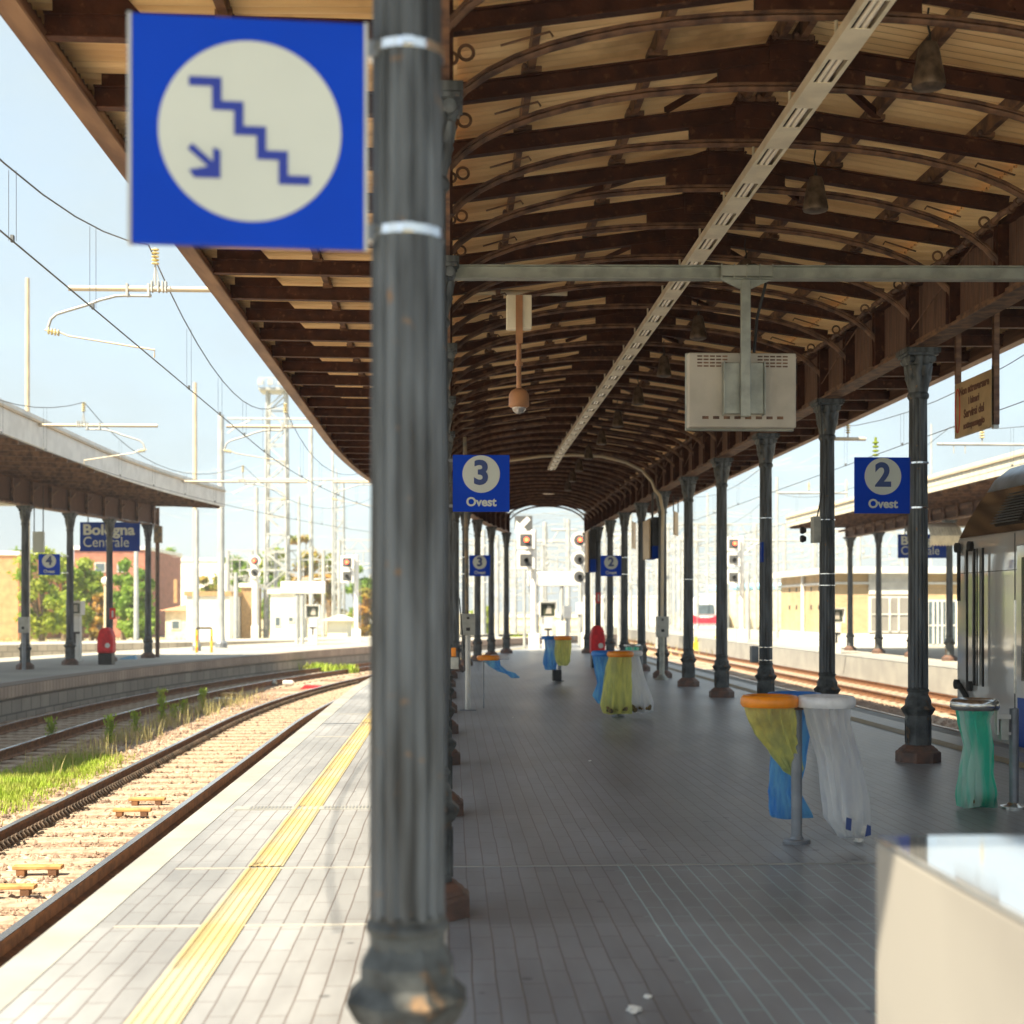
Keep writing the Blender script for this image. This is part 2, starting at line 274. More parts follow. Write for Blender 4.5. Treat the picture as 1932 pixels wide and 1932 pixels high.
# ------------------------------------------------------------------ mesh helpers
class MB:
    def __init__(s): s.v = []; s.f = []
    def add(s, vs, fs):
        k = len(s.v); s.v += [tuple(p) for p in vs]; s.f += [tuple(i + k for i in f) for f in fs]; return s
    def bx(s, x0, x1, y0, y1, z0, z1):
        return s.add([(x0, y0, z0), (x1, y0, z0), (x1, y1, z0), (x0, y1, z0), (x0, y0, z1), (x1, y0, z1), (x1, y1, z1), (x0, y1, z1)],
                     [(0, 3, 2, 1), (4, 5, 6, 7), (0, 1, 5, 4), (1, 2, 6, 5), (2, 3, 7, 6), (3, 0, 4, 7)])
    def beam(s, a, b, w, h, up=(0, 0, 1)):
        """box beam from a to b, w across, h along up"""
        a = np.array(a, float); b = np.array(b, float); d = b - a; d /= np.linalg.norm(d)
        u = np.array(up, float); r = np.cross(d, u)
        if np.linalg.norm(r) < 1e-4: r = np.cross(d, (1, 0, 0))
        r /= np.linalg.norm(r); u = np.cross(r, d)
        vs = []
        for p in (a, b):
            for i, j in ((-1, -1), (1, -1), (1, 1), (-1, 1)): vs.append(p + r * i * w / 2 + u * j * h / 2)
        return s.add(vs, [(0, 1, 2, 3), (7, 6, 5, 4), (0, 4, 5, 1), (1, 5, 6, 2), (2, 6, 7, 3), (3, 7, 4, 0)])
    def tube(s, pts, r, n=8, cap=True):
        pts = [np.array(p, float) for p in pts]; m = len(pts)
        rr = r if isinstance(r, (list, tuple)) else [r] * m
        vs = []; prev = None
        for i, p in enumerate(pts):
            d = pts[min(i + 1, m - 1)] - pts[max(i - 1, 0)]; d = d / (np.linalg.norm(d) + 1e-12)
            if prev is None:
                ref = np.array((0, 0, 1.)) if abs(d[2]) < .9 else np.array((1., 0, 0))
                a = np.cross(d, ref)
            else: a = prev - d * np.dot(prev, d)
            a /= np.linalg.norm(a) + 1e-12; prev = a; c = np.cross(d, a)
            for k in range(n):
                t = 2 * pi * k / n; vs.append(p + (a * cos(t) + c * sin(t)) * rr[i])
        fs = [(i * n + k, i * n + (k + 1) % n, (i + 1) * n + (k + 1) % n, (i + 1) * n + k) for i in range(m - 1) for k in range(n)]
        if cap: fs += [tuple(range(n - 1, -1, -1)), tuple((m - 1) * n + k for k in range(n))]
        return s.add(vs, fs)
    def lathe(s, prof, n=32, c=(0, 0, 0), mod=None, axis='z', cap=True, rot=0):
        vs = []
        for (r, z) in prof:
            for k in range(n):
                t = 2 * pi * k / n + rot; q = mod(r, z, t) if mod else r
                p = (q * cos(t), q * sin(t), z)
                if axis == 'y': p = (p[0], p[2], p[1])
                if axis == 'x': p = (p[2], p[0], p[1])
                vs.append((c[0] + p[0], c[1] + p[1], c[2] + p[2]))
        m = len(prof)
        fs = [(i * n + k, i * n + (k + 1) % n, (i + 1) * n + (k + 1) % n, (i + 1) * n + k) for i in range(m - 1) for k in range(n)]
        if cap: fs += [tuple(range(n - 1, -1, -1)), tuple((m - 1) * n + k for k in range(n))]
        return s.add(vs, fs)
    def prism(s, poly, a, b, plane='xz'):
        """polygon extruded along the axis missing from plane, from a to b"""
        n = len(poly); vs = []
        for w in (a, b):
            for (p, q) in poly:
                vs.append({'xz': (p, w, q), 'yz': (w, p, q), 'xy': (p, q, w)}[plane])
        return s.add(vs, [tuple(range(n)), tuple(range(2 * n - 1, n - 1, -1))] + [(i, i + n, (i + 1) % n + n, (i + 1) % n) for i in range(n)])
    def grid(s, rows):
        """rows of points -> sheet"""
        w = len(rows[0]); vs = [p for r in rows for p in r]
        return s.add(vs, [(i * w + j, i * w + j + 1, (i + 1) * w + j + 1, (i + 1) * w + j) for i in range(len(rows) - 1) for j in range(w - 1)])
    def ball(s, c, r, n=10, sq=(1, 1, 1)):
        prof = [(max(1e-4, r * sin(pi * i / n)), -r * cos(pi * i / n)) for i in range(n + 1)]
        k = len(s.v); s.lathe(prof, n * 2 if n < 12 else n, (0, 0, 0), cap=False)
        s.v[k:] = [(c[0] + p[0] * sq[0], c[1] + p[1] * sq[1], c[2] + p[2] * sq[2]) for p in s.v[k:]]
        return s

def root_loc(p):
    x = [0, 0, 0]
    while p is not None:
        for i in range(3): x[i] += p.location[i]
        p = p.parent
    return x
def obj(name, mb, m, parent=None, local=False, smooth=None, bevel=0, label=None):
    me = bpy.data.meshes.new(name)
    o0 = (0, 0, 0) if local or parent is None else root_loc(parent)
    vs = [(p[0] - o0[0], p[1] - o0[1], p[2] - o0[2]) for p in mb.v]
    me.from_pydata(vs, [], mb.f); me.update()
    me.materials.append(M[m] if isinstance(m, str) else m)
    import bmesh
    b = bmesh.new(); b.from_mesh(me); bmesh.ops.recalc_face_normals(b, faces=b.faces); b.to_mesh(me); b.free()
    if smooth is not None:
        me.shade_smooth(); me.set_sharp_from_angle(angle=radians(smooth))
    o = bpy.data.objects.new(name, me); C.objects.link(o)
    if parent: o.parent = parent
    if bevel:
        bv = o.modifiers.new('bevel', 'BEVEL'); bv.width = bevel; bv.segments = 3; bv.limit_method = 'ANGLE'
    if label: o['label'] = label
    return o
def thing(name, label, cat, loc=(0, 0, 0), group=None, rz=0):
    o = bpy.data.objects.new(name, None); C.objects.link(o); o.location = loc; o.rotation_euler[2] = rz; o.empty_display_size = .1
    o['label'] = label; o['category'] = cat
    if group: o['group'] = group
    return o
def tag(o, label, cat, group=None, kind=None):
    o['label'] = label; o['category'] = cat
    if group: o['group'] = group
    if kind: o['kind'] = kind
    return o
def struct(name, mb, m, label=None, **k):
    o = obj(name, mb, m, **k); o['kind'] = 'structure'
    return o
def dup(root, loc, label=None, group=None, rz=None):
    def cp(o, par):
        c = o.copy(); C.objects.link(c)
        if par: c.parent = par
        for ch in o.children: cp(ch, c)
        return c
    r = cp(root, None); r.location = loc
    if rz is not None: r.rotation_euler[2] = rz
    if label: r['label'] = label
    if group: r['group'] = group
    return r
def text_mb(txt, size, x, y, z, bold=0.0, ext=.002, align='CENTER', face='-y'):
    cu = bpy.data.curves.new('t', 'FONT'); cu.body = txt; cu.size = size; cu.align_x = align; cu.align_y = 'CENTER'
    cu.extrude = ext; cu.offset = bold; cu.resolution_u = 4
    o = bpy.data.objects.new('t', cu); C.objects.link(o)
    bpy.context.view_layer.update()
    me = bpy.data.meshes.new_from_object(o.evaluated_get(bpy.context.evaluated_depsgraph_get()))
    mb = MB()
    f = {'-y': lambda p: (x + p[0], y - p[2], z + p[1]), '-x': lambda p: (x - p[2], y - p[0], z + p[1])}[face]
    mb.add([f(v.co) for v in me.vertices], [tuple(q.vertices) for q in me.polygons])
    bpy.data.objects.remove(o); bpy.data.meshes.remove(me); bpy.data.curves.remove(cu)
    return mb
def disc(mb, x, y, z, r, n=48, th=.003):
    poly = [(x + r * cos(2 * pi * k / n), z + r * sin(2 * pi * k / n)) for k in range(n)]
    return mb.prism(poly, y - th, y + th)

def each(name, pieces, m, parent, **k):
    for p in pieces: obj(name, p, m, parent, **k)
# ------------------------------------------------------------------ alignments
def offs(Y, R2, Y0): return max(0.0, Y - Y0) ** 2 / R2
def XL(Y): return -.118 + offs(Y, 210, 28.3)          # left column row
XR = 4.88
def edgeL(Y): return -2.0 + offs(Y, 212, 26.5)
EDGE_R = 6.55
def T1(Y): return -3.66 + offs(Y, 204, 25.5)
def T2(Y): return -7.55 + offs(Y, 186, 25)
def E4(Y): return -9.22 + offs(Y, 184, 25)
# ================================================================== SETTING: ground, platforms, tracks
ZR = -.55                          # rail top
struct('ground', MB().grid([[(-400, -60, -.95), (400, -60, -.95)], [(-400, 900, -.95), (400, 900, -.95)]]), 'dry_ground')
def strip(f0, f1, y0, y1, z, n=60):
    rows = []
    for i in range(n + 1):
        y = y0 + (y1 - y0) * i / n; rows.append([(f0(y), y, z), (f1(y), y, z)])
    return MB().grid(rows)
def wobble_bed(f0, f1, y0, y1, z, nx, ny, amp):
    rows = []
    rnd = random.Random(3)
    for i in range(ny + 1):
        y = y0 + (y1 - y0) * i / ny; a, b = f0(y), f1(y)
        rows.append([(a + (b - a) * j / nx, y, z + rnd.uniform(-amp, amp)) for j in range(nx + 1)])
    return MB().grid(rows)
struct('ballast', wobble_bed(lambda y: E4(y) - .2, lambda y: edgeL(y) + .2, -2, 78, -.735, 46, 420, .022), 'ballast')
struct('ballast', wobble_bed(lambda y: EDGE_R - .2, lambda y: 13.6, -2, 110, -.735, 36, 420, .022), 'ballast')

def solid_platform(name, fa, fb, y0, y1, top, n, m, z0=-.95):
    rows = []
    for i in range(n + 1):
        y = y0 + (y1 - y0) * i / n; a, b = fa(y), fb(y)
        rows.append([(a, y, z0), (a, y, top), (b, y, top), (b, y, z0)])
    mb = MB().grid(rows)
    for r in (rows[0], rows[-1]): mb.add(r, [(0, 1, 2, 3)])
    return struct(name, mb, m)
PEND = 63
solid_platform('platform', lambda y: edgeL(y) + .17, lambda y: EDGE_R - .17, -3, PEND, 0, 90, 'paving')
# edge copings
def coping(f, w, y0, y1, name='platform_edge', top=.004, z0=-.28, n=90):
    rows = []
    for i in range(n + 1):
        y = y0 + (y1 - y0) * i / n; a = f(y)
        rows.append([(a, y, z0), (a, y, top), (a + w * .72, y, top), (a + w * .72, y, z0)])
    return struct(name, MB().grid(rows), 'edge_stone')
coping(edgeL, .30, -3, PEND); coping(lambda y: EDGE_R, -.30, -3, PEND)
# tactile yellow line with raised ribs
def ribbed(f, w, y0, y1, m, ribs=5, z=.006, n=80):
    mb = MB()
    for i in range(n):
        ya = y0 + (y1 - y0) * i / n; yb = y0 + (y1 - y0) * (i + 1) / n
        mb.add([(f(ya), ya, z), (f(ya) + w, ya, z), (f(yb) + w, yb, z), (f(yb), yb, z)], [(0, 1, 2, 3)])
        for k in range(ribs):
            s = w / ribs * (k + .22); e = w / ribs * (k + .78)
            mb.add([(f(ya) + s, ya, z), (f(ya) + s + .006, ya, z + .005), (f(ya) + e - .006, ya, z + .005), (f(ya) + e, ya, z),
                    (f(yb) + s, yb, z), (f(yb) + s + .006, yb, z + .005), (f(yb) + e - .006, yb, z + .005), (f(yb) + e, yb, z)],
                   [(0, 1, 5, 4), (1, 2, 6, 5), (2, 3, 7, 6)])
    return struct('tactile_line', mb, m)
mat('yellow_line', (.47, .36, .16), .6, 0, col2=(.39, .34, .23), scale=1.6, detail=6)
mat('yellow_line_worn', (.30, .24, .14), .6, 0, col2=(.33, .29, .22), scale=1.6)
mat('yellow_line_pale', (.40, .36, .26), .6, 0, col2=(.42, .34, .17), scale=1.2)
ribbed(lambda y: edgeL(y) + .745, .215, 2.0, 8.54, 'yellow_line_pale', n=10)
ribbed(lambda y: edgeL(y) + .745, .215, 8.6, PEND, 'yellow_line')
ribbed(lambda y: 5.70, .21, 2.0, PEND, 'yellow_line_worn')
# drain across the sunlit strip and the transverse joints
dr = MB().bx(-1.72, -.25, 11.03, 11.19, -.05, .009)
struct('drain_surround', dr, 'edge_stone')
g = thing('drain_grate', 'slotted dark drain grate set across the sunlit paving', 'drain grate', (-1.0, 11.11, .009))
gm = MB()
for k in range(46):
    x = -1.60 + k * .028
    if -1.27 < x < -1.02: continue
    gm.bx(x, x + .014, 11.05, 11.17, .006, .012)
o_ = obj('bar', gm, 'pole_grey', g); o_['kind'] = 'stuff'
jm = MB()
for y in (8.55, 7.0, 17.3, 21.0): jm.bx(edgeL(y) + .31, EDGE_R - .32 if y == 8.55 else -.3, y, y + .03, -.02, .0045)
struct('paving_joint', jm, 'concrete')

# platform across the left tracks, platform across the right tracks, and the one beyond
solid_platform('platform', lambda y: E4(y) - 7.5, lambda y: E4(y) - .04, 2, 86, 0, 70, 'asphalt_pale')
rows = []
rows2 = []
for i in range(91):
    y = 2 + 84 * i / 90; a = E4(y)
    rows.append([(a - .035, y, -.95), (a - .035, y, -.24)]); rows2.append([(a, y, -.25), (a, y, .004), (a - .5, y, .004)])
struct('platform_wall', MB().grid(rows), 'wall_blocks'); struct('platform_edge', MB().grid(rows2), 'wall_pavers')
E1 = 13.4
solid_platform('platform', lambda y: E1, lambda y: E1 + 9.5, 10, 130, 0, 30, 'asphalt_pale')
struct('platform_edge', strip(lambda y: E1 - .02, lambda y: E1 + .45, 10, 130, .004), 'edge_stone')
struct('platform_wall', MB().grid([[(E1 - .01, y, -.95), (E1 - .01, y, -.01)] for y in range(10, 131, 6)]), 'concrete')
# curved platform beyond
pts = [(-46, 44), (-34, 52.5), (-20, 61), (-13, 65.6), (-6.2, 70.5), (2, 78), (9, 87)]
mbp = MB(); mbw = MB(); mbt = MB()
for i in range(len(pts) - 1):
    (xa, ya), (xb, yb) = pts[i], pts[i + 1]
    mbt.add([(xa, ya, 0), (xb, yb, 0), (xb - 2.6, yb + 5, 0), (xa - 2.6, ya + 5, 0)], [(0, 1, 2, 3)])
    mbw.add([(xa, ya, -.95), (xb, yb, -.95), (xb, yb, -.001), (xa, ya, -.001)], [(0, 1, 2, 3)])
struct('platform', mbt, 'asphalt_pale'); struct('platform_wall', mbw, 'wall_blocks')

# ------------------------------------------------------------------ railway tracks
def track(label, f, y0, y1, step=1.0, sl=True, z=ZR, n_sl=95, sy0=None):
    t = thing('railway_track', label, 'track', (f(y0), y0, z))
    ys = [y0 + i * step for i in range(int((y1 - y0) / step) + 1)]
    for sgn in (-1, 1):
        prof = [(-.07, -.16), (-.07, -.145), (-.012, -.125), (-.012, -.045), (-.035, -.03), (-.035, -.004), (.035, -.004), (.035, -.03), (.012, -.045), (.012, -.125), (.07, -.145), (.07, -.16)]
        rows = [[(f(y) + sgn * .7175 + px, y, z + pz) for (px, pz) in prof + prof[:1]] for y in ys]
        r = obj('rail', MB().grid(rows), 'rail_side', t)
        obj('rail_head', MB().grid([[(f(y) + sgn * .7175 - .033, y, z), (f(y) + sgn * .7175 + .033, y, z)] for y in ys]), 'rail_top', r)
    if sl:
        s0 = sy0 or y0
        proto = MB().bx(-1.2, 1.2, -.13, .13, -.10, 0).v
        first = None
        for k in range(n_sl):
            y = s0 + k * .6
            if y > y1: break
            if first is None:
                first = obj('sleeper', MB().bx(-1.2, 1.2, -.13, .13, -.10, 0), 'sleeper', t, local=True, bevel=.015); s = first
            else:
                s = first.copy(); C.objects.link(s)
            ang = math.atan2(f(y + .1) - f(y - .1), .2)
            s.location = (f(y) - f(y0), y - y0, -.155); s.rotation_euler[2] = -ang
            s.parent = t
    return t
tA = track('rusty railway track running directly beside the sunlit left platform edge', T1, 1.5, 78, sy0=4.4)
clips = MB()
for k in range(300):                        # comb of spring clips along the rail foot
    y = 5.2 + k * .125
    for sgn in (-1,):
        x = T1(y) + sgn * .7175 + .105
        clips.tube([(x - .05, y - .035, ZR - .135), (x, y - .025, ZR - .07), (x + .045, y, ZR - .125), (x, y + .025, ZR - .07), (x - .05, y + .035, ZR - .135)], .016, 5)
c = obj('rail_clip', clips, 'clip_steel', tA); c['kind'] = 'stuff'
track('second railway track in the shade below the far left platform wall', T2, 8, 80, sy0=14)
track('railway track under the parked train at the right platform', lambda y: 8.22, -2, 110, sy0=18)
track('sunlit railway track in front of the right far platform wall', lambda y: 11.72, 8, 110, sy0=30)
# loose ballast stones
st = MB(); rnd = random.Random(5)
def stone(x, y, z, s):
    base = [(1, 0, 0), (-1, 0, 0), (0, 1, 0), (0, -1, 0), (0, 0, 1), (0, 0, -.6)]
    v = [(x + a * s * rnd.uniform(.6, 1.2), y + b * s * rnd.uniform(.6, 1.2), z + c_ * s * rnd.uniform(.5, 1)) for a, b, c_ in base]
    st.add(v, [(0, 2, 4), (2, 1, 4), (1, 3, 4), (3, 0, 4), (2, 0, 5), (1, 2, 5), (3, 1, 5), (0, 3, 5)])
for k in range(17000):
    y = 4 + 34 * rnd.random() ** 1.5; a, b = T2(y) + 1.3, edgeL(y) - .03
    x = rnd.uniform(a, b)
    stone(x, y, -.725 + rnd.uniform(0, .015), rnd.uniform(.014, .038))
for k in range(4500):
    y = 15 + 22 * rnd.random(); stone(rnd.uniform(EDGE_R + .1, 10.6), y, -.722, rnd.uniform(.02, .045))
tag(obj('ballast_stones', st, 'stone'), 'loose pale reddish track stones between rails and platforms', 'gravel', kind='stuff')
# four orange blocks on the sleepers
for i, (u, v, lb) in enumerate([(278, 1503, 'orange chock block on the sleepers, farthest of the four'), (250, 1524, 'orange chock block second farthest along the sleepers'),
                               (72, 1634, 'orange chock block third along, near the left frame edge'), (18, 1672, 'orange chock block nearest the viewer, cut by the left frame edge')]):
    d = (EYE + .68) * FPX / (v + 12 - 1148); x, y, z = at(u, d, z=-.70)
    t = thing('chock_block', lb, 'chock', (x, y, -.70), 'orange blocks between the rails')
    obj('top_plate', MB().bx(-.21, .21, -.05, .05, .05, .085), 'chock', t, True, bevel=.008)
    for s in (-.14, .13): obj('foot', MB().bx(s - .035, s + .035, -.045, .045, 0, .05), 'rail_side', t, True)
# grass and weeds between the tracks
rnd = random.Random(11)
gr = MB()
def blade(mb, x, y, z, h, lean, w):
    a = rnd.uniform(0, 2 * pi); dx, dy = cos(a) * lean, sin(a) * lean; wx, wy = -sin(a) * w, cos(a) * w
    mb.add([(x - wx, y - wy, z), (x + wx, y + wy, z), (x + dx * .45 + wx * .7, y + dy * .45 + wy * .7, z + h * .6), (x + dx * .45 - wx * .7, y + dy * .45 - wy * .7, z + h * .6), (x + dx, y + dy, z + h)],
           [(0, 1, 2, 3), (3, 2, 4)])
for k in range(18000):
    t = rnd.random() ** .8; y = 14.5 + 7.5 * t; cx = -5.62 + .1 * sin(y * 1.3)
    x = cx + rnd.gauss(0, .33) * (1 - .35 * abs(t - .5)); dens = 1 - abs(t - .48) * 1.25
    if rnd.random() > dens or x > -4.75 or x < -6.55: continue
    blade(gr, x, y, -.73, rnd.uniform(.04, .15) * (.6 + dens * .5), rnd.uniform(.02, .1), .006)
tag(obj('grass', gr, 'grass_green'), 'bright green low grass growing between the two left tracks', 'grass', kind='stuff')
gd = MB()
for k in range(1900):
    y = 19 + 17 * rnd.random(); base = (T1(y) + T2(y)) / 2 + rnd.gauss(0, .22)
    if math.sin(y * 2.1) + rnd.random() * .9 < .25: continue
    blade(gd, base, y, -.73, rnd.uniform(.08, .42), rnd.uniform(.03, .16), .006)
tag(obj('dry_grass', gd, 'grass_dry'), 'dry straw coloured grass tufts along the gap between left tracks', 'grass', kind='stuff')
def weed(x, y, h, lb, name='weed'):
    t = thing(name, lb, 'weed', (x, y, -.74), 'tall weeds between the left tracks')
    mb = MB()
    for q in range(5):
        a = rnd.uniform(0, 6.28); top = (cos(a) * .07, sin(a) * .07, h * rnd.uniform(.7, 1)); mb.tube([(0, 0, 0), (top[0] * .4, top[1] * .4, top[2] * .5), top], .008, 5)
    obj('stem', mb, 'leaf_green', t, True)
    lf = MB()
    for q in range(int(420 * h)):
        z = rnd.uniform(.08, 1) * h; a = rnd.uniform(0, 6.28); r = rnd.uniform(0, .11)
        blade(lf, cos(a) * r, sin(a) * r, z, rnd.uniform(.03, .09), rnd.uniform(.03, .08), .012)
    obj('leaves', lf, 'grass_green', t, True)
for u, v, h, lb in [(306, 1368, .72, 'tallest bright green weed standing upright between the left tracks'), (330, 1358, .32, 'short green weed just right of the tallest weed'), (347, 1352, .36, 'thin green weed second right of the tallest weed'),
                   (383, 1342, .5, 'slim green weed farthest along between the left tracks'), (207, 1405, .5, 'green weed rising from dry grass left of the tallest weed'), (255, 1385, .42, 'green weed in dry grass midway to the tallest weed'),
                   (97, 1398, .4, 'dim green weed in the shade beside the far left rails')]:
    d = (EYE + .73) * FPX / (v - 1148); x, y, z = at(u, d, z=-.73); weed(x, y, h, lb)
for u, v, m, lb in [(600, 1262, 'grass_dry', 'small yellow bush beside the track far along'), (648, 1265, 'grass_dry', 'tiny yellow bush farthest beside the track, near the big column')]:
    d = (EYE + .73) * FPX / (v + 6 - 1148); x, y, z = at(u, d, z=-.73)
    t = MB()
    for k in range(420): blade(t, x + rnd.gauss(0, .22), y + rnd.gauss(0, .2), -.74 + rnd.uniform(0, .1), rnd.uniform(.08, .34), .1, .03)
    tag(obj('bush', t, 'grass_green'), lb, 'bush', 'yellow bushes by the track')
# rubbish lying by the track
for i, (u, v, m, lb) in enumerate([(432, 1312, 'chock', 'flat orange brown slab lying between the left tracks'), (420, 1322, 'counter_side', 'pale flat slab lying beside the orange slab'), (490, 1280, 'red_wall', 'reddish brick lump beside the far rails'),
                        (544, 1293, 'white_paint', 'white container lying beside the rails'), (588, 1297, 'red_cloth', 'red scrap lying beside the rails'), (512, 1293, 'galv', 'grey canister lying beside the rails'), (534, 1262, 'haze_blue', 'pale blue plastic bottle lying by the far rails')]):
    d = (EYE + .7) * FPX / (v - 1148); x, y, z = at(u, d, z=-.70)
    if i == 6: mb = MB().tube([(x - .1, y, z + .16), (x + .02, y, z + .10), (x + .14, y, z + .02)], [.035, .055, .055], 10)
    elif i in (3, 5): mb = MB().tube([(x - .16, y, z + .07), (x + .12, y, z + .07), (x + .17, y, z + .07)], [.08, .08, .04], 12)
    else: mb = MB().prism([(x - .32, z - .04), (x + .3, z - .04), (x + .26, z + .05), (x - .2, z + .07)], y - .2, y + .25)
    tag(obj(['slab', 'slab', 'brick', 'container', 'scrap', 'canister', 'bottle'][i], mb, m, bevel=.01), lb, ['slab', 'slab', 'brick', 'container', 'scrap', 'canister', 'bottle'][i])

# ================================================================== CANOPY
def flute(n=16, depth=.11):
    def f(r, z, t):
        w = abs(sin(n * t / 2))
        return r * (1 - depth * (1 - w ** .35 if w > 0 else 1))
    return f
def col_parts(parent, hi=True):
    """one cast-iron column, built round the local origin; returns the shaft"""
    n = 128 if hi else 64
    sh = MB().lathe([(.1035, .77), (.103, 1.2), (.098, 2.4), (.092, 3.80)], n, mod=flute(14, .2))
    sh.lathe([(.085, .70), (.085, 3.82)], 24)
    s = obj('column', sh, 'column_paint', parent, True, smooth=50)
    ped = MB()
    ped.lathe([(.122, .165), (.132, .18), (.132, .485), (.148, .50), (.170, .54), (.173, .547), (.173, .556), (.166, .562), (.137, .588), (.133, .594), (.133, .646), (.126, .653), (.106, .694), (.10, .70)], 8, rot=pi / 8)
    for k in range(8):                      # sunk panels
        a = 2 * pi * k / 8; r = .132 * cos(pi / 8) + .003
        for w0, w1, z0, z1 in ((-.04, .04, .20, .215), (-.04, .04, .435, .45), (-.04, -.03, .215, .435), (.03, .04, .215, .435)):
            vs = []
            for rr in (r - .004, r + .004):
                for w, z in ((w0, z0), (w1, z0), (w1, z1), (w0, z1)): vs.append((rr * cos(a) - w * sin(a), rr * sin(a) + w * cos(a), z))
            ped.add(vs, [(4, 5, 6, 7), (0, 1, 5, 4), (1, 2, 6, 5), (2, 3, 7, 6), (3, 0, 4, 7)])
    ped.lathe([(.102, .69), (.103, .724), (.109, .73), (.113, .737), (.113, .748), (.108, .756), (.102, .762), (.101, .78)], 48)
    obj('pedestal', ped, 'pedestal_paint', s, True, smooth=22)
    ft = MB().lathe([(.232, 0), (.232, .10), (.222, .112), (.205, .118), (.196, .135), (.172, .15), (.158, .165), (.14, .175), (.12, .18)], 8, rot=pi / 8)
    obj('foot', ft, 'column_foot', s, True, smooth=30, bevel=.004)
    cp = MB()
    def leaf(r, z, t):
        k = (z - 3.86) / .34
        return r + (.016 * abs(sin(4 * t)) ** .6 + .008 * sin(8 * t + z * 40)) * max(0, min(1, k * 3)) * (1 if z < 4.2 else .3)
    cp.lathe([(.094, 3.78), (.108, 3.80), (.112, 3.82), (.108, 3.84), (.096, 3.855), (.098, 3.88), (.106, 3.95), (.116, 4.00), (.110, 4.02), (.118, 4.06), (.135, 4.12), (.125, 4.14), (.14, 4.18), (.152, 4.22)], 64, mod=leaf)
    for k in range(4):                      # corner scrolls
        a = pi / 4 + k * pi / 2
        cp.lathe([(.01, -.03), (.038, -.025), (.042, 0), (.038, .025), (.01, .03)], 14, c=(.155 * cos(a), .155 * sin(a), 4.19), axis='y' if k % 2 else 'x')
    cp.bx(-.165, .165, -.165, .165, 4.225, 4.25); cp.bx(-.18, .18, -.18, .18, 4.252, 4.30)
    obj('capital', cp, 'column_paint', s, True, smooth=40)
    return s
def cp_col(src, parent, loc, label=None):
    o = src.copy(); C.objects.link(o); o.parent = parent; o.location = loc
    for ch in src.children:
        q = ch.copy(); C.objects.link(q); q.parent = o
    if label: o['label'] = label
    return o

can = thing('station_canopy', 'long dark brown iron platform canopy with arched ribs over the middle platform', 'canopy', (2.37, 3.75, 0))
Y0, SP = 3.75, 3.5
NB = 14
first = col_parts(can)
first.location = (XL(Y0) - 2.37, 0, 0)
for k in range(1, NB): cp_col(first, can, (XL(Y0 + SP * k) - 2.37, SP * k, 0))
for k in range(0, NB): cp_col(first, can, (XR - 2.37, SP * k, 0))
YE = Y0 + SP * 13                          # far end
YS = 1.19                                  # unseen near end, placed so that the sun reaches the counter
rY = [Y0 + SP / 3 * m for m in range(-2, 40)]
SUBX = 24
def arch_pts(xl, xr, y, zb=4.42, zt=5.245):
    cx, a = (xl + xr) / 2, (xr - xl) / 2 - .03
    P = []
    for i in range(SUBX + 1):
        t = pi * i / SUBX
        c_, s_ = cos(t), sin(t)
        e = 2 / 2.15
        P.append((cx - a * math.copysign(abs(c_) ** e, c_), y, zb + (zt - zb) * abs(s_) ** e))
    return P
